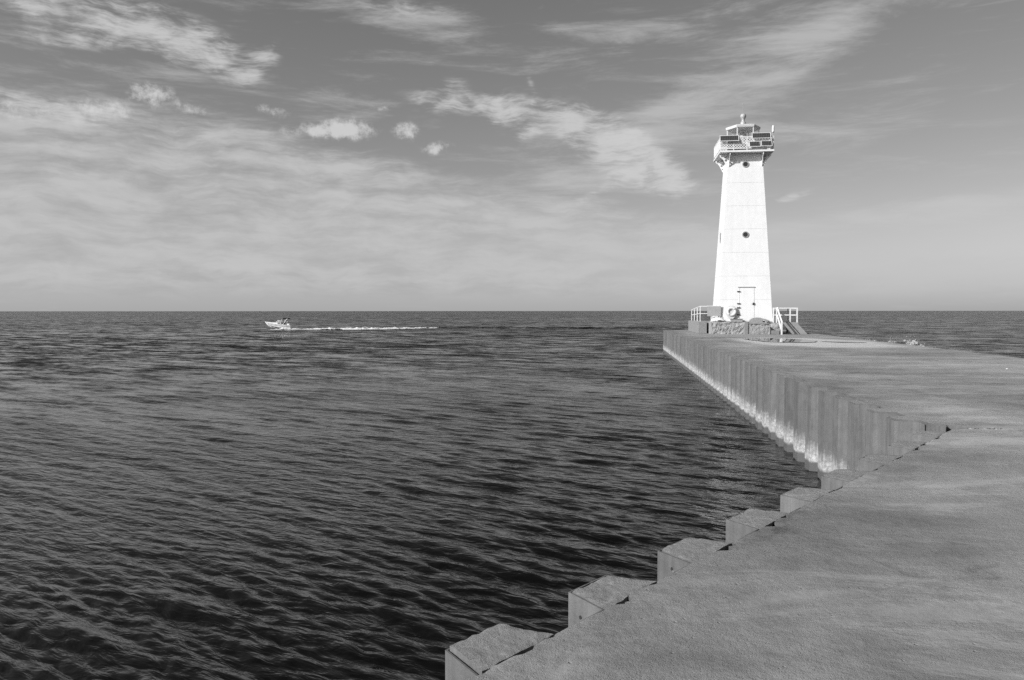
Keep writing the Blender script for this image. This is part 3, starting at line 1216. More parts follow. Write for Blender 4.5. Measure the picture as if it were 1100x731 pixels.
def build_lighthouse():
    root = empty('lighthouse', LH + Vector((0, 0, 0.92)), RZ)
    tag(root, 'tall white square tapering lighthouse with hexagonal lantern at the pier end', 'lighthouse')
    Z0 = 0.92

    def hw(z):
        return 1.95 + (1.22 - 1.95) * (z - 0.92) / (13.42 - 0.92)

    def O(mb, name, mat, parent=root, smooth=False, bevel=0.0):
        mb.v = [(x, y, z - Z0) for x, y, z in mb.v]
        return mb.obj(name, mat, parent, smooth, bevel)
    root.scale = (1, 1, 0.992)
    # inner shell and the riveted courses
    mb = MB()
    a, b2 = hw(0.92) - 0.012, hw(13.42) - 0.012
    mb.add([(-a, -a, .92), (a, -a, .92), (a, a, .92), (-a, a, .92), (-b2, -b2, 13.45), (b2, -b2, 13.45), (b2, b2, 13.45), (-b2, b2, 13.45)],
           [(0, 1, 5, 4), (1, 2, 6, 5), (2, 3, 7, 6), (3, 0, 4, 7), (4, 5, 6, 7)])
    O(mb, 'tower_core', 'white_paint')
    zs = [0.92, 2.55, 4.30, 6.06, 7.82, 9.55, 11.28, 13.42]
    for z1, z2 in zip(zs[:-1], zs[1:]):
        z1 += 0.004
        z2 -= 0.004
        mb = MB()
        a, b2 = hw(z1) + 0.004, hw(z2)
        ia, ib = a - 0.03, b2 - 0.03
        v = []
        for q, z in ((a, z1), (b2, z2), (ib, z2), (ia, z1)):
            v += [(-q, -q, z), (q, -q, z), (q, q, z), (-q, q, z)]
        f = []
        for r_ in range(4):
            for k in range(4):
                f.append((r_ * 4 + k, r_ * 4 + (k + 1) % 4, ((r_ + 1) % 4) * 4 + (k + 1) % 4, ((r_ + 1) % 4) * 4 + k))
        mb.add(v, f)
        O(mb, 'wall_course', 'white_paint')
    lean = math.atan2(1.95 - 1.22, 12.5)

    def onface(x, z, d):          # point on the front face, d in front of it
        return (x, -hw(z) - d, z)
    for z in (12.65, 7.39):
        mb = MB()
        mb.lathe([(0.17, 0.03), (0.17, -0.06), (0.235, -0.06), (0.235, 0.02)], 24, (0, -hw(z), z), 'y')
        rim = O(mb, 'porthole', 'grey_metal')
        mb = MB()
        mb.lathe([(0.0, -0.045), (0.18, -0.045)], 24, (0, -hw(z), z), 'y')
        O(mb, 'pane', 'dark_glass', rim)
    # slit window on the left side
    mb = MB()
    mb.box(-hw(7.2) - 0.03, -hw(7.2) + 0.1, -0.18, 0.18, 6.9, 7.7)
    w = O(mb, 'side_window', 'grey_metal')
    mb = MB()
    mb.box(-hw(7.2) - 0.04, -hw(7.2), -0.12, 0.12, 7.0, 7.6)
    O(mb, 'pane', 'dark_glass', w)
    # door
    mb = MB()
    x0, x1, z1, z2 = -0.42, 0.60, 1.0, 3.42
    mb.add([onface(x0, z1, .012), onface(x1, z1, .012), onface(x1, z2, .012), onface(x0, z2, .012),
            onface(x0, z1, -.02), onface(x1, z1, -.02), onface(x1, z2, -.02), onface(x0, z2, -.02)],
           [(0, 1, 2, 3), (4, 7, 6, 5), (0, 4, 5, 1), (1, 5, 6, 2), (2, 6, 7, 3), (3, 7, 4, 0)])
    door = O(mb, 'door', 'white_paint')
    for z in (3.15, 2.25, 1.95, 1.42):
        mb = MB()
        p = onface(x0 - 0.02, z, 0.05)
        mb.box(p[0] - 0.16, p[0] + 0.06, p[1] - 0.03, p[1] + 0.03, z - 0.035, z + 0.035)
        O(mb, 'hinge', 'black_metal', door)
    p = onface(x1 - 0.02, 2.22, 0.05)
    mb = MB()
    mb.box(p[0] - 0.05, p[0] + 0.05, p[1] - 0.03, p[1] + 0.04, 2.15, 2.32)
    mb.tube((p[0] - 0.14, p[1] - 0.03, 2.22), (p[0] + 0.05, p[1] - 0.03, 2.22), 0.02, 8)
    O(mb, 'handle', 'black_metal', door)
    p = onface(0, 3.47, 0.0)
    mb = MB()
    mb.box(x0 - 0.12, x1 + 0.1, p[1] - 0.06, p[1] + 0.05, 3.46, 3.50)
    O(mb, 'door_hood', 'grey_metal', door)
    for xx in (x0 - 0.035, x1 + 0.035):
        mb = MB()
        a, b2 = onface(xx, 1.0, 0.004), onface(xx, 3.42, 0.004)
        mb.bar(a, b2, 0.03)
        O(mb, 'door_frame', 'white_rail', door)
    # gallery
    g = 1.9
    mb = MB().box(-g, g, -g, g, 13.46, 13.58)
    O(mb, 'gallery_floor', 'white_paint')
    mb = MB()
    for s1, s2 in ((-1, 0), (1, 0), (0, -1), (0, 1)):
        if s1:
            mb.box(s1 * g - 0.03, s1 * g + 0.03, -g - 0.03, g + 0.03, 13.455, 13.585)
        else:
            mb.box(-g + 0.031, g - 0.031, s2 * g - 0.03, s2 * g + 0.03, 13.455, 13.585)
    O(mb, 'gallery_edge', 'white_paint')

    def circ(cx, cy, r, n=14):
        return [(cx + r * math.cos(2 * math.pi * k / n), cy + r * math.sin(2 * math.pi * k / n)) for k in range(n)]
    outl = [(-0.02, 0.0), (0.62, 0.0), (0.64, -0.16), (0.54, -0.27), (0.44, -0.34), (0.33, -0.46), (0.26, -0.60), (0.19, -0.70), (0.10, -0.86), (0.0, -1.0), (-0.06, -1.0)]
    outl = [(u, v) for u, v in outl]
    holes = [circ(0.20, -0.20, 0.12), circ(0.46, -0.16, 0.085), circ(0.15, -0.47, 0.095), circ(0.07, -0.73, 0.06, 10)]
    zt = 13.45
    hw0 = hw(zt)
    for face in range(4):
        for sgn in (-1, 1):
            a = sgn * (1.16)

            def fn(u, v, w_, face=face, a=a, sgn=sgn):
                d = hw0 + u + (-v) * 0.058
                if face == 0:
                    return (a + sgn * w_, -d, zt + v)
                if face == 1:
                    return (d, a + sgn * w_, zt + v)
                if face == 2:
                    return (a + sgn * w_, d, zt + v)
                return (-d, a + sgn * w_, zt + v)
            mb = MB().prism(outl, holes, fn, 0.05)
            O(mb, 'bracket', 'white_paint')
    # railing round the gallery
    zr = 14.56
    for side in range(4):
        def P(u, z, out=0.0, side=side):
            q = g - 0.02 + out
            return [(u, -q, z), (q, u, z), (-u, q, z), (-q, -u, z)][side]
        e = g - 0.07
        for z in (zr, 13.72):
            mb = MB().bar(P(-e, z), P(e, z), 0.06)
            O(mb, 'rail', 'white_rail')
        for u in (-1.86, -0.95, 0, 0.95):
            mb = MB().bar(P(u, 13.58), P(u, zr + 0.02), 0.055)
            O(mb, 'rail_post', 'white_rail')
        # diamond lattice between the rails
        mb = MB()
        st, hh = 0.20, zr - 13.72
        n = int((2 * e) / st)
        for k in range(-int(hh / st), n + 1):
            for sg in (1, -1):
                ua, za, ub, zb = -e + k * st, 13.72, -e + k * st + hh, zr
                if ua < -e:
                    za += (-e - ua)
                    ua = -e
                if ub > e:
                    zb -= ub - e
                    ub = e
                if ub - ua < 0.02:
                    continue
                mb.bar(P(ua * sg, za, -0.006 * sg), P(ub * sg, zb, -0.006 * sg), 0.034)
        O(mb, 'lattice', 'white_rail')
    # lantern
    A = 1.16
    hexv = [(A * math.cos(R(-120 + 60 * k)), A * math.sin(R(-120 + 60 * k))) for k in range(6)]
    mb = MB()
    v = [(x, y, 13.58) for x, y in hexv] + [(x, y, 14.30) for x, y in hexv]
    mb.add(v, [(k, (k + 1) % 6, 6 + (k + 1) % 6, 6 + k) for k in range(6)] + [tuple(range(6, 12))])
    O(mb, 'lantern_wall', 'white_paint')
    for k in range(6):
        x, y = hexv[k]
        mb = MB().bar((x, y, 14.30), (x, y, 15.48), 0.06)
        mull = O(mb, 'mullion', 'white_rail')
        x2, y2 = hexv[(k + 1) % 6]
        mb = MB()
        q = 0.985
        mb.add([(x * q, y * q, 14.30), (x2 * q, y2 * q, 14.30), (x2 * q, y2 * q, 15.48), (x * q, y * q, 15.48)], [(0, 1, 2, 3)])
        O(mb, 'lantern_pane', 'pane_glass')
        mb = MB().bar((x, y, 14.33), (x2, y2, 14.33), 0.05)
        O(mb, 'glazing_bar', 'white_rail')
    mb = MB().lathe([(0.0, 14.3), (0.16, 14.3), (0.16, 14.75), (0.24, 14.8), (0.27, 15.0), (0.24, 15.2), (0.12, 15.3), (0.0, 15.3)], 16)
    O(mb, 'beacon_lens', 'lens_white', root, True)
    # roof
    mb = MB()
    rings = [(1.16, 15.44), (1.24, 15.47), (1.26, 15.52), (1.29, 15.64), (1.24, 15.67), (0.75, 15.78), (0.2, 15.89)]
    v = []
    for r_, z in rings:
        v += [(r_ * math.cos(R(-120 + 60 * k)), r_ * math.sin(R(-120 + 60 * k)), z) for k in range(6)]
    f = [tuple(range(5, -1, -1)), tuple(range(36, 42))]
    for i in range(6):
        f += [(i * 6 + k, i * 6 + (k + 1) % 6, i * 6 + 6 + (k + 1) % 6, i * 6 + 6 + k) for k in range(6)]
    mb.add(v, f)
    roof = O(mb, 'roof', 'roof_paint')
    mb = MB().lathe([(0.20, 15.87), (0.20, 16.02), (0.12, 16.12), (0.11, 16.28), (0.15, 16.33), (0.21, 16.42), (0.225, 16.52), (0.19, 16.63), (0.10, 16.69), (0.0, 16.70)], 20)
    O(mb, 'ball_vent', 'vent_metal', roof, True)
    mb = MB().tube((0, 0, 16.69), (0, 0, 17.5), 0.016, 6)
    O(mb, 'lightning_rod', 'grey_metal', roof)
    return root


build_lighthouse()


def solar(x0, x1, z0, z1, y, label):
    o = lempty('solar_panel', (x0 + x1) / 2, y, z0)
    tag(o, label, 'solar panel', 'solar panels on the lighthouse gallery')
    w, h = (x1 - x0) / 2, z1 - z0
    o.rotation_euler = (-R(24), 0, RZ)
    h = h / math.cos(R(24))
    mb = MB().box(-w + 0.035, w - 0.035, -0.012, 0.012, 0.035, h - 0.035)
    mb.obj('cell_panel', 'solar_cells', o)
    mb = MB()
    mb.box(-w, w, -0.022, 0.022, 0, 0.033)
    mb.box(-w, w, -0.022, 0.022, h - 0.033, h)
    mb.box(-w, -w + 0.033, -0.021, 0.021, 0.034, h - 0.034)
    mb.box(w - 0.033, w, -0.021, 0.021, 0.034, h - 0.034)
    mb.obj('frame', 'white_rail', o)
    for sx in (-0.6, 0.6):
        mb = MB().bar((sx * w, 0.03, 0.06), (sx * w, 0.18, 0.02), 0.035)
        mb.obj('mount', 'white_rail', o)


solar(-1.96, -0.60, 14.12, 14.57, -2.10, 'long dark solar panel at the left end of the lighthouse gallery rail')
solar(0.33, 1.66, 14.26, 14.70, -2.10, 'long dark solar panel above the two small ones on the gallery')
solar(0.14, 0.93, 13.66, 14.09, -2.12, 'small solar panel under the long one, nearer the tower centre')
solar(0.99, 1.76, 13.68, 14.11, -2.12, 'small solar panel at the lower right corner of the gallery')


def misc_top():
    o = lempty('antenna', 1.86, -1.80, 13.62)
    tag(o, 'short white upright antenna on the right corner of the lighthouse gallery', 'antenna')
    MB().tube((0, 0, 0), (0, 0, 1.12), 0.03, 8).obj('mast', 'grey_metal', o)
    MB().lathe([(0.0, 1.1), (0.075, 1.1), (0.085, 1.2), (0.085, 1.5), (0.05, 1.62), (0, 1.64)], 12).obj('radome', 'white_rail', o, True)
    MB().bar((0, 0, 0.75), (0.03, 0.10, 0.75), 0.05).obj('clamp', 'black_metal', o)
    o = lempty('equipment_cabinet', -0.85, -1.45, 13.58)
    tag(o, 'white equipment cabinet behind the gallery lattice on the lighthouse', 'cabinet')
    MB().box(-0.5, 0.5, -0.22, 0.22, 0.04, 0.78).obj('cabinet_body', 'white_rail', o, bevel=0.02)
    MB().box(-0.46, 0.46, -0.235, -0.222, 0.08, 0.74).obj('cabinet_door', 'white_paint', o)
    MB().box(-0.5, 0.5, -0.2, 0.2, 0.0, 0.039).obj('base', 'grey_metal', o)


misc_top()


# ------------------------------------------------------------------ plinth and its furniture
def rough_face_box(name, x0, x1, y0, y1, z0, z1, amp, mat, parent, res=0.08, seed=0):
    """box whose front and left sides are broken, uneven stone"""
    nx = max(2, int((x1 - x0) / res))
    nzz = max(2, int((z1 - z0) / res))
    mb = MB()
    v = []
    for j in range(nzz + 1):
        for i in range(nx + 1):
            x = x0 + (x1 - x0) * i / nx
            z = z0 + (z1 - z0) * j / nzz
            d = amp * (0.8 * nz(x * 2.1 + seed, z * 3.0, 1) + 0.5 * nz(x * 6 + seed, z * 6, 2) + 0.3 * nz(x * 13, z * 13, seed))
            e = min(1.0, i / 2, (nx - i) / 2, (nzz - j) / 1.0)
            zz2 = z - (0.03 * abs(nz(x * 4 + seed, 3, 3)) if j == nzz else 0)
            v.append((x, y0 - d * e, zz2))
    f = []
    for j in range(nzz):
        for i in range(nx):
            a = j * (nx + 1) + i
            f.append((a, a + 1, a + nx + 2, a + nx + 1))
    n0 = len(v)
    back = [(x0, y1, z0), (x1, y1, z0), (x1, y1, z1), (x0, y1, z1)]
    v += back
    top = [nzz * (nx + 1) + i for i in range(nx + 1)]
    bot = list(range(nx + 1))
    lef = [j * (nx + 1) for j in range(nzz + 1)]
    rig = [j * (nx + 1) + nx for j in range(nzz + 1)]
    f.append(tuple(top + [n0 + 2, n0 + 3]))
    f.append(tuple(reversed(bot)) + (n0, n0 + 1))
    f.append(tuple(lef) + (n0 + 3, n0))
    f.append(tuple(reversed(rig)) + (n0 + 1, n0 + 2))
    f.append((n0, n0 + 3, n0 + 2, n0 + 1))
    mb.add(v, f)
    return mb.obj(name, mat, parent)


def build_base():
    o = lempty('plinth', 0, 0)
    tag(o, 'rough broken stone plinth carrying the white lighthouse', 'plinth')
    rough_face_box('rubble_face', -2.54, -0.15, -2.45, -0.02, 0.0, 0.90, 0.14, 'rubble_stone', o, 0.07, 3)
    rough_face_box('rubble_face', 0.13, 2.42, -2.40, -0.02, 0.0, 0.84, 0.10, 'rubble_stone', o, 0.07, 9)
    MB().box(-0.149, 0.129, -2.47, -0.02, 0.0, 0.91).obj('joint_pier', 'block_concrete', o, bevel=0.02)
    MB().box(-2.5, 2.4, -0.019, 2.4, 0.0, 0.90).obj('back_fill', 'block_concrete', o, bevel=0.02)
    MB().box(-2.15, 2.15, -2.12, 2.15, 0.842, 0.918).obj('cap_slab', 'block_concrete', o, bevel=0.015)
    rough_face_box('ledge', 0.22, 1.62, -2.78, -2.35, 0.0, 0.60, 0.06, 'rubble_stone', o, 0.07, 14)
    MB().box(1.64, 2.30, -2.72, -2.35, 0.0, 0.28).obj('ledge_step', 'block_concrete', o, bevel=0.03)
    b = lempty('landing_block', -3.0, 2.8)
    tag(b, 'smooth concrete block left of the plinth carrying the white railing', 'block')
    MB().box(-0.33, 0.32, -4.0, -0.02, 0, 0.90).obj('concrete_slab', 'block_concrete', b, bevel=0.03)
    MB().box(-0.325, 0.315, 0.02, 4.0, 0, 0.89).obj('concrete_slab', 'block_concrete', b, bevel=0.03)


build_base()


def railing(name, posts, rails, label, x, y, w=0.075):
    o = lempty(name, x, y)
    tag(o, label, 'railing')
    for a, b2 in posts:
        MB().bar((a[0] - x, a[1] - y, a[2]), (b2[0] - x, b2[1] - y, b2[2]), w).obj('post', 'white_rail', o)
    for a, b2 in rails:
        MB().bar((a[0] - x, a[1] - y, a[2]), (b2[0] - x, b2[1] - y, b2[2]), w * 0.92).obj('rail', 'white_rail', o)
    return o


lp = [(-3.17, y, 2.05 - 0.04 * (y + 1.0)) for y in (-1.0, 1.1, 3.3, 5.6)]
railing('railing', [((x, y, 0.9), (x, y, z)) for x, y, z in lp] + [((-2.25, -1.0, 0.9), (-2.25, -1.0, 2.05))],
        [(lp[0], lp[-1]), ((lp[0][0], lp[0][1], 1.5), (lp[-1][0], lp[-1][1], 1.36)),
         ((-3.17, -1.0, 2.05), (-2.0, -1.0, 2.05)), ((-3.17, -1.0, 1.5), (-2.0, -1.0, 1.5))],
        'white pipe railing on the concrete block left of the lighthouse', -3.2, -1.0, 0.055)

YR = -2.2
railing('railing',
        [((x, YR, 0.84), (x, YR, 1.94)) for x in (1.95, 2.17, 3.13, 3.62)] + [((3.62, 0.9, 0.86), (3.62, 0.9, 1.92))],
        [((1.95, YR, 1.90), (3.62, YR, 1.90)), ((1.95, YR, 1.40), (3.62, YR, 1.40)), ((3.62, YR, 1.88), (3.62, 0.9, 1.88)), ((3.62, YR, 1.38), (3.62, 0.9, 1.38))],
        'white railing with two bars on the landing right of the lighthouse', 2.9, YR, 0.085)
railing('stair_railing',
        [((2.27, -3.55, 0.0), (2.27, -3.55, 0.88))],
        [((2.20, YR - 0.06, 1.93), (2.31, -3.55, 0.80)), ((2.20, YR - 0.06, 1.38), (2.27, -3.55, 0.30))],
        'white sloping handrail coming down to the deck at the plinth corner', 2.27, -3.5, 0.10)


def build_stairs():
    o = lempty('landing', 3.05, 0)
    tag(o, 'low concrete landing right of the lighthouse under the railing', 'landing')
    MB().box(-0.62, 0.68, -2.28, 1.1, 0.70, 0.85).obj('landing_slab', 'block_concrete', o, bevel=0.02)
    for x in (-0.40, 0.50):
        for y in (-1.2, 0.95):
            MB().box(x, x + 0.14, y, y + 0.14, 0.0, 0.699).obj('leg', 'block_concrete', o)
    for y0, x0, lab in ((-2.66, 2.47, 'slanted grey concrete slab next to the plinth with black gap underneath'),
                        (-2.58, 3.06, 'slanted grey concrete slab farther from the plinth, casting shadow to its right')):
        o = lempty('leaning_slab', x0, y0)
        tag(o, lab, 'slab', 'slanted slabs beside the landing')
        pl = [(0.0, 0.87), (0.46, 0.87), (1.24, 0.0), (0.74, 0.0)]
        MB().prism(pl, [], lambda u, v, w: (u, w, v), 0.29).obj('slab_body', 'fill_slab', o, bevel=0.015)


build_stairs()


def furniture():
    o = lempty('sign_board', -2.27, -2.02, 0.86)
    tag(o, 'blank grey board on two posts at the left corner of the plinth', 'board')
    MB().box(-0.49, 0.49, -0.03, 0.0, 0.46, 1.18).obj('panel', 'board_grey', o, bevel=0.005)
    for x in (-0.2, 0.42):
        MB().bar((x, 0.035, 0), (x, 0.035, 1.16), 0.06).obj('post', 'white_rail', o)
    MB().bar((-0.5, -0.015, 1.205), (0.5, -0.015, 1.205), 0.045).obj('top_rail', 'white_rail', o)
    # white rounded hatch cover
    o = lempty('hatch_cover', -2.02, -2.15, 0.86)
    tag(o, 'low white rounded cover lying on the plinth under the grey board', 'cover')
    mb = MB()
    v, f = [], []
    nu, nv = 18, 10
    for j in range(nv + 1):
        for i in range(nu + 1):
            x = -0.52 + 1.04 * i / nu
            y = -0.22 + 0.42 * j / nv
            h = max(0, 1 - (abs(x) / 0.53) ** 2.6) ** 0.7 * max(0, 1 - (abs(y + 0.01) / 0.23) ** 3) ** 0.6
            v.append((x, y, 0.02 + 0.34 * h + 0.015 * nz(x * 7, y * 7)))
    for j in range(nv):
        for i in range(nu):
            a = j * (nu + 1) + i
            f.append((a, a + 1, a + nu + 2, a + nu + 1))
    mb.add(v, f)
    mb.obj('shell', 'white_rail', o, True)
    MB().box(-0.53, 0.53, -0.23, 0.21, -0.02, 0.03).obj('flange', 'grey_metal', o)
    # life ring and its stand
    o = lempty('life_ring_stand', -1.03, -2.10, 0.86)
    tag(o, 'pale grey pointed life ring stand beside the lighthouse door', 'stand')
    pl = [(0.0, 0.12), (0.22, 0.36), (0.40, 0.62), (0.43, 0.85), (0.34, 1.08), (0.16, 1.22), (-0.16, 1.22), (-0.34, 1.08), (-0.43, 0.85), (-0.40, 0.62), (-0.22, 0.36)]
    MB().prism(pl, [], lambda u, v, w: (u, w, v), 0.12).obj('backboard', 'lens_white', o, bevel=0.01)
    MB().bar((0, 0.05, 0), (0, 0.05, 0.3), 0.09).obj('post', 'grey_metal', o)
    r = lempty('life_ring', -1.03, -2.135, 1.66)
    tag(r, 'round white life ring hanging on the pale stand by the door', 'life ring')
    mb = MB()
    v, f = [], []
    for i in range(36):
        t = 2 * math.pi * i / 36
        for j in range(10):
            q = 2 * math.pi * j / 10
            rr = 0.27 + 0.085 * math.cos(q)
            v.append((rr * math.cos(t), -0.02 + 0.045 * math.sin(q), rr * math.sin(t)))
    for i in range(36):
        for j in range(10):
            f.append((i * 10 + j, i * 10 + (j + 1) % 10, ((i + 1) % 36) * 10 + (j + 1) % 10, ((i + 1) % 36) * 10 + j))
    mb.add(v, f)
    mb.obj('ring', 'white_rail', r, True)
    for t in (45, 135, 225, 315):
        c, s = math.cos(R(t)), math.sin(R(t))
        MB().tube((c * 0.27 - s * 0.03, -0.02, s * 0.27 + c * 0.03), (c * 0.27 + s * 0.03, -0.02, s * 0.27 - c * 0.03), 0.088, 12).obj('grab_band', 'lens_white', r)
    # low dark box below the door
    o = lempty('door_step', -0.68, -2.22, 0.88)
    tag(o, 'low dark box used as a step below the lighthouse door', 'step')
    MB().box(-0.42, 0.42, -0.16, 0.14, 0.0, 0.20).obj('box', 'rope_dark', o, bevel=0.015)
    MB().box(-0.44, 0.44, -0.17, 0.15, 0.201, 0.235).obj('lid', 'black_metal', o)
    # little post
    o = lempty('marker_stake', -1.66, -2.3, 0.88)
    tag(o, 'thin dark stake standing between the white cover and life ring', 'stake')
    MB().tube((0, 0, 0), (0, 0, 0.3), 0.025, 8).obj('shaft', 'black_metal', o)
    MB().tube((0, 0, 0.3), (0, 0, 0.34), 0.035, 8).obj('cap', 'black_metal', o)
    # humped grey casting with a curved arm
    o = lempty('cast_iron_hump', 1.0, -2.40, 0.80)
    tag(o, 'grey humped fitting with a curved tapering arm on the plinth by the door', 'fitting')
    pl = [(-0.86, 0.0), (-0.82, 0.12), (-0.70, 0.28), (-0.52, 0.38), (-0.25, 0.42), (0.0, 0.40), (0.16, 0.34), (0.36, 0.30), (0.58, 0.22), (0.80, 0.10), (0.92, 0.0),
          (0.80, 0.0), (0.62, 0.12), (0.48, 0.18), (0.45, 0.0)]
    hole = [[(0.16, 0.08), (0.16, 0.22), (0.22, 0.25), (0.34, 0.22), (0.36, 0.06)]]
    MB().prism(pl, hole, lambda u, v, w: (u, w, v), 0.22).obj('hump', 'rope_dark', o, bevel=0.012)
    MB().box(-0.86, 0.5, -0.05, 0.3, -0.06, 0.0).obj('foot', 'block_concrete', o)


furniture()

# ------------------------------------------------------------------ splash on the lake side
def build_splash():
    mb = MB()
    bx, by = right_edge(41.0) + 0.55, 41.0
    def lump(x, y, z, r):
        n0 = len(mb.v)
        bm = bmesh.new()
        bmesh.ops.create_icosphere(bm, subdivisions=2 if r > 0.06 else 1, radius=r)
        vs_ = []
        for v in bm.verts:
            q = 1 + 0.7 * nz(v.co.x / r * 1.6 + x * 9, v.co.y / r * 1.6 + y * 9, v.co.z / r * 1.6)
            vs_.append((x + v.co.x * q, y + v.co.y * q * 1.3, z + v.co.z * q))
        mb.add(vs_, [tuple(v.index for v in f.verts) for f in bm.faces])
        bm.free()
    for (oy, nb, hh) in ((0.0, 26, 0.34), (-1.3, 10, 0.16), (3.0, 9, 0.22), (6.5, 8, 0.14), (-6.0, 7, 0.08), (-11.0, 6, 0.06), (11.0, 8, 0.12)):
        for k in range(nb):
            y = by + oy + random.gauss(0, 0.45)
            t = random.random()
            lump(bx + 0.137 * (y - by) + random.gauss(0, 0.12), y, -0.2 + t * hh * 1.1, (0.13 - 0.08 * t) * random.uniform(0.6, 1.2) * (0.5 + hh * 1.6))
            for q in range(4):
                lump(bx + 0.137 * (y - by) + random.gauss(0, 0.2), y + random.gauss(0, 0.25), -0.15 + abs(random.gauss(0, 1)) * hh * 0.8, random.uniform(0.008, 0.022))
    o = mb.obj('wave_splash', 'spray')
    o['kind'] = 'stuff'
    o['label'] = 'white spray of small waves breaking on the far edge of the pier'


build_splash()


# ------------------------------------------------------------------ motor boat
def build_boat():
    root = empty('motorboat', (-43.8, 158.2, WATER), R(180))
    root.rotation_euler = (0, R(-2.5), R(178))
    root.scale = (0.95, 0.95, 0.95)
    tag(root, 'small white motorboat with dark canopy speeding to the left', 'boat')
    L = 5.5
    # stations along the hull: x, keel z, chine half width / z, sheer half width / z
    st = [(0.0, -0.10, 0.85, 0.25, 1.02, 0.86), (1.0, -0.12, 0.90, 0.26, 1.08, 0.88), (2.2, -0.10, 0.92, 0.30, 1.12, 0.96), (3.3, -0.02, 0.80, 0.42, 1.06, 1.06),
          (4.2, 0.18, 0.52, 0.62, 0.86, 1.16), (4.9, 0.48, 0.26, 0.86, 0.55, 1.25), (5.35, 0.86, 0.09, 1.08, 0.25, 1.31), (5.62, 1.24, 0.015, 1.28, 0.05, 1.36)]
    v, f = [], []
    for x, kz, cw, cz, sw, sz in st:
        v += [(x, 0, kz), (x, cw, cz), (x, (cw + sw) / 2 + 0.03, (cz + sz) / 2), (x, sw, sz), (x, -cw, cz), (x, -(cw + sw) / 2 - 0.03, (cz + sz) / 2), (x, -sw, sz)]
    for i in range(len(st) - 1):
        a, b2 = i * 7, (i + 1) * 7
        for p, q in ((0, 1), (1, 2), (2, 3), (4, 0), (5, 4), (6, 5)):
            f.append((a + p, a + q, b2 + q, b2 + p))
        f.append((a + 3, a + 6, b2 + 6, b2 + 3))
    f.append((0, 1, 2, 3, 6, 5, 4))
    e = (len(st) - 1) * 7
    f.append((e, e + 4, e + 5, e + 6, e + 3, e + 2, e + 1))
    hull = MB().add(v, f).obj('hull', 'boat_white', root)
    # rubbing strake and two side stripes
    for sg in (1, -1):
        mb = MB()
        for a, b2 in zip(st[:-1], st[1:]):
            mb.bar((a[0], sg * (a[4] + 0.01), a[5] - 0.05), (b2[0], sg * (b2[4] + 0.01), b2[5] - 0.05), 0.05)
        mb.obj('strake', 'boat_white', hull)
        mb = MB()
        for a, b2 in list(zip(st[:-1], st[1:]))[:5]:
            mb.bar((a[0], sg * ((a[2] + a[4]) / 2 + 0.045), (a[3] + a[5]) / 2 + 0.02), (b2[0], sg * ((b2[2] + b2[4]) / 2 + 0.04), (b2[3] + b2[5]) / 2 + 0.02), 0.07)
        mb.obj('stripe', 'boat_grey', hull)
    # fore deck
    v = [(2.7, 0.98, 1.02), (2.7, -0.98, 1.02), (2.75, 0.8, 1.24), (2.75, -0.8, 1.24), (4.3, 0.6, 1.26), (4.3, -0.6, 1.26), (5.3, 0.12, 1.34), (5.3, -0.12, 1.34), (4.3, 0.82, 1.14), (4.3, -0.82, 1.14)]
    MB().add(v, [(0, 1, 3, 2), (2, 3, 5, 4), (4, 5, 7, 6), (0, 2, 4, 8), (1, 9, 5, 3), (8, 4, 6), (9, 7, 5)]).obj('fore_deck', 'boat_white', root)
    # windscreen
    MB().add([(3.15, 0.62, 1.24), (3.15, -0.62, 1.24), (2.75, 0.56, 1.72), (2.75, -0.56, 1.72), (2.2, 0.86, 1.10), (2.2, -0.86, 1.10), (2.15, 0.74, 1.66), (2.15, -0.74, 1.66)],
             [(0, 1, 3, 2), (0, 2, 6, 4), (1, 5, 7, 3)]).obj('windscreen', 'pane_glass', root, fix=False)
    mb = MB()
    for a, b2 in (((3.15, .62, 1.24), (2.75, .56, 1.72)), ((3.15, -.62, 1.24), (2.75, -.56, 1.72)), ((2.75, .56, 1.72), (2.75, -.56, 1.72)), ((2.75, .56, 1.72), (2.15, .74, 1.66)), ((2.75, -.56, 1.72), (2.15, -.74, 1.66)),
                  ((2.15, .74, 1.66), (2.2, .86, 1.1)), ((2.15, -.74, 1.66), (2.2, -.86, 1.1))):
        mb.bar(a, b2, 0.07)
    mb.obj('windscreen_frame', 'boat_white', root)
    # canopy on its poles
    v, f = [], []
    for i in range(9):
        x = 0.55 + 1.35 * i / 8
        for j in range(7):
            y = -0.85 + 1.7 * j / 6
            z = 2.34 - 0.10 * (abs(y) / 0.85) ** 2 - 0.22 * max(0, (i - 6) / 2) ** 1.5 - 0.05 * (i == 0)
            v.append((x, y, z))
    for i in range(8):
        for j in range(6):
            a = i * 7 + j
            f.append((a, a + 1, a + 8, a + 7))
    can = MB().add(v, f).obj('canopy', 'dark_canvas', root)
    sol = can.modifiers.new('solid', 'SOLIDIFY')
    sol.thickness = 0.16
    for sg in (1, -1):
        MB().tube((1.75, sg * 0.85, 2.1), (2.05, sg * 0.98, 0.95), 0.04, 6).obj('canopy_pole', 'boat_white', root)
        MB().tube((0.75, sg * 0.85, 2.2), (1.55, sg * 0.98, 0.92), 0.032, 6).obj('canopy_pole', 'boat_white', root)
    MB().box(0.25, 0.75, -0.8, 0.8, 0.86, 1.18).obj('stern_seat', 'boat_white', root, bevel=0.05)
    MB().box(1.55, 1.75, 0.2, 0.62, 0.9, 1.42).obj('helm_seat', 'dark_canvas', root, bevel=0.04)
    MB().box(1.55, 1.75, -0.62, -0.2, 0.9, 1.42).obj('helm_seat', 'dark_canvas', root, bevel=0.04)
    MB().box(-0.42, 0.0, -0.75, 0.75, 0.36, 0.44).obj('swim_platform', 'boat_white', root, bevel=0.02)
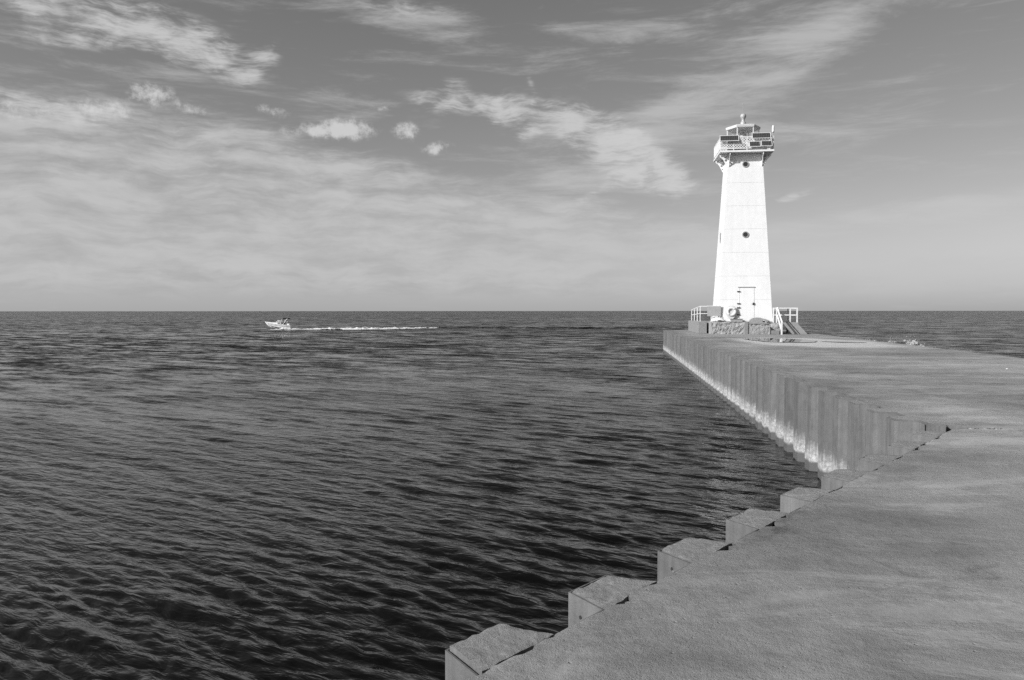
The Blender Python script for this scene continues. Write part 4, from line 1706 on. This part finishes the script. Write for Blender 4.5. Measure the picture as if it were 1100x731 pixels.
    MB().box(-0.25, -0.02, -0.14, 0.14, -0.35, 0.35).obj('outdrive', 'black_metal', root, bevel=0.03)


build_boat()


def build_wake():
    spine = [(-47.6, 156.9), (-45.5, 156.9), (-43.6, 157.6), (-41.5, 158.0), (-38, 158.2), (-33, 158.4), (-28, 159.2), (-24, 161.5), (-20, 165.5), (-16, 170), (-12, 174.5), (-9, 178)]
    hts = [0.10, 0.30, 0.22, 0.14, 0.30, 0.34, 0.34, 0.32, 0.26, 0.20, 0.14, 0.06]
    wid = [0.3, 0.5, 0.8, 1.0, 1.3, 1.6, 1.8, 1.8, 1.6, 1.5, 1.2, 0.8]
    pts = []
    for i in range(len(spine) - 1):
        n = 40 if i > 2 else 20
        for k in range(n):
            t = k / n
            pts.append([spine[i][0] + (spine[i + 1][0] - spine[i][0]) * t, spine[i][1] + (spine[i + 1][1] - spine[i][1]) * t,
                        hts[i] + (hts[i + 1] - hts[i]) * t, wid[i] + (wid[i + 1] - wid[i]) * t])
    m = 13
    v, f = [], []
    for i, (x, y, h, w) in enumerate(pts):
        for j in range(m):
            q = -1 + 2 * j / (m - 1)
            yy = y + q * w
            fall = max(0, 1 - q * q)
            lump = 0.55 + 0.9 * nz(x * 0.9, yy * 0.9, 2) + 0.5 * nz(x * 2.7, yy * 2.7, 4)
            v.append((x + 0.1 * nz(x * 5, yy * 5, 1), yy, WATER - 0.06 + max(-0.02, h * fall * (0.35 + lump))))
    for i in range(len(pts) - 1):
        for j in range(m - 1):
            a = i * m + j
            x, y, h, w = pts[i]
            q = -1 + 2 * (j + 0.5) / (m - 1)
            if nz(x * 0.6, (y + q * w) * 1.2, 7) + 0.5 * nz(x * 2.2, (y + q * w) * 2.2, 8) - 0.45 * q * q + 0.55 > (0.0 if x < -21 else 0.02 + (x + 21) * 0.010):
                f.append((a, a + 1, a + m + 1, a + m))
    o = MB().add(v, f).obj('wake_foam', 'foam', None, True)
    o['kind'] = 'stuff'
    o['label'] = 'long white trail of foam behind the motorboat'


build_wake()
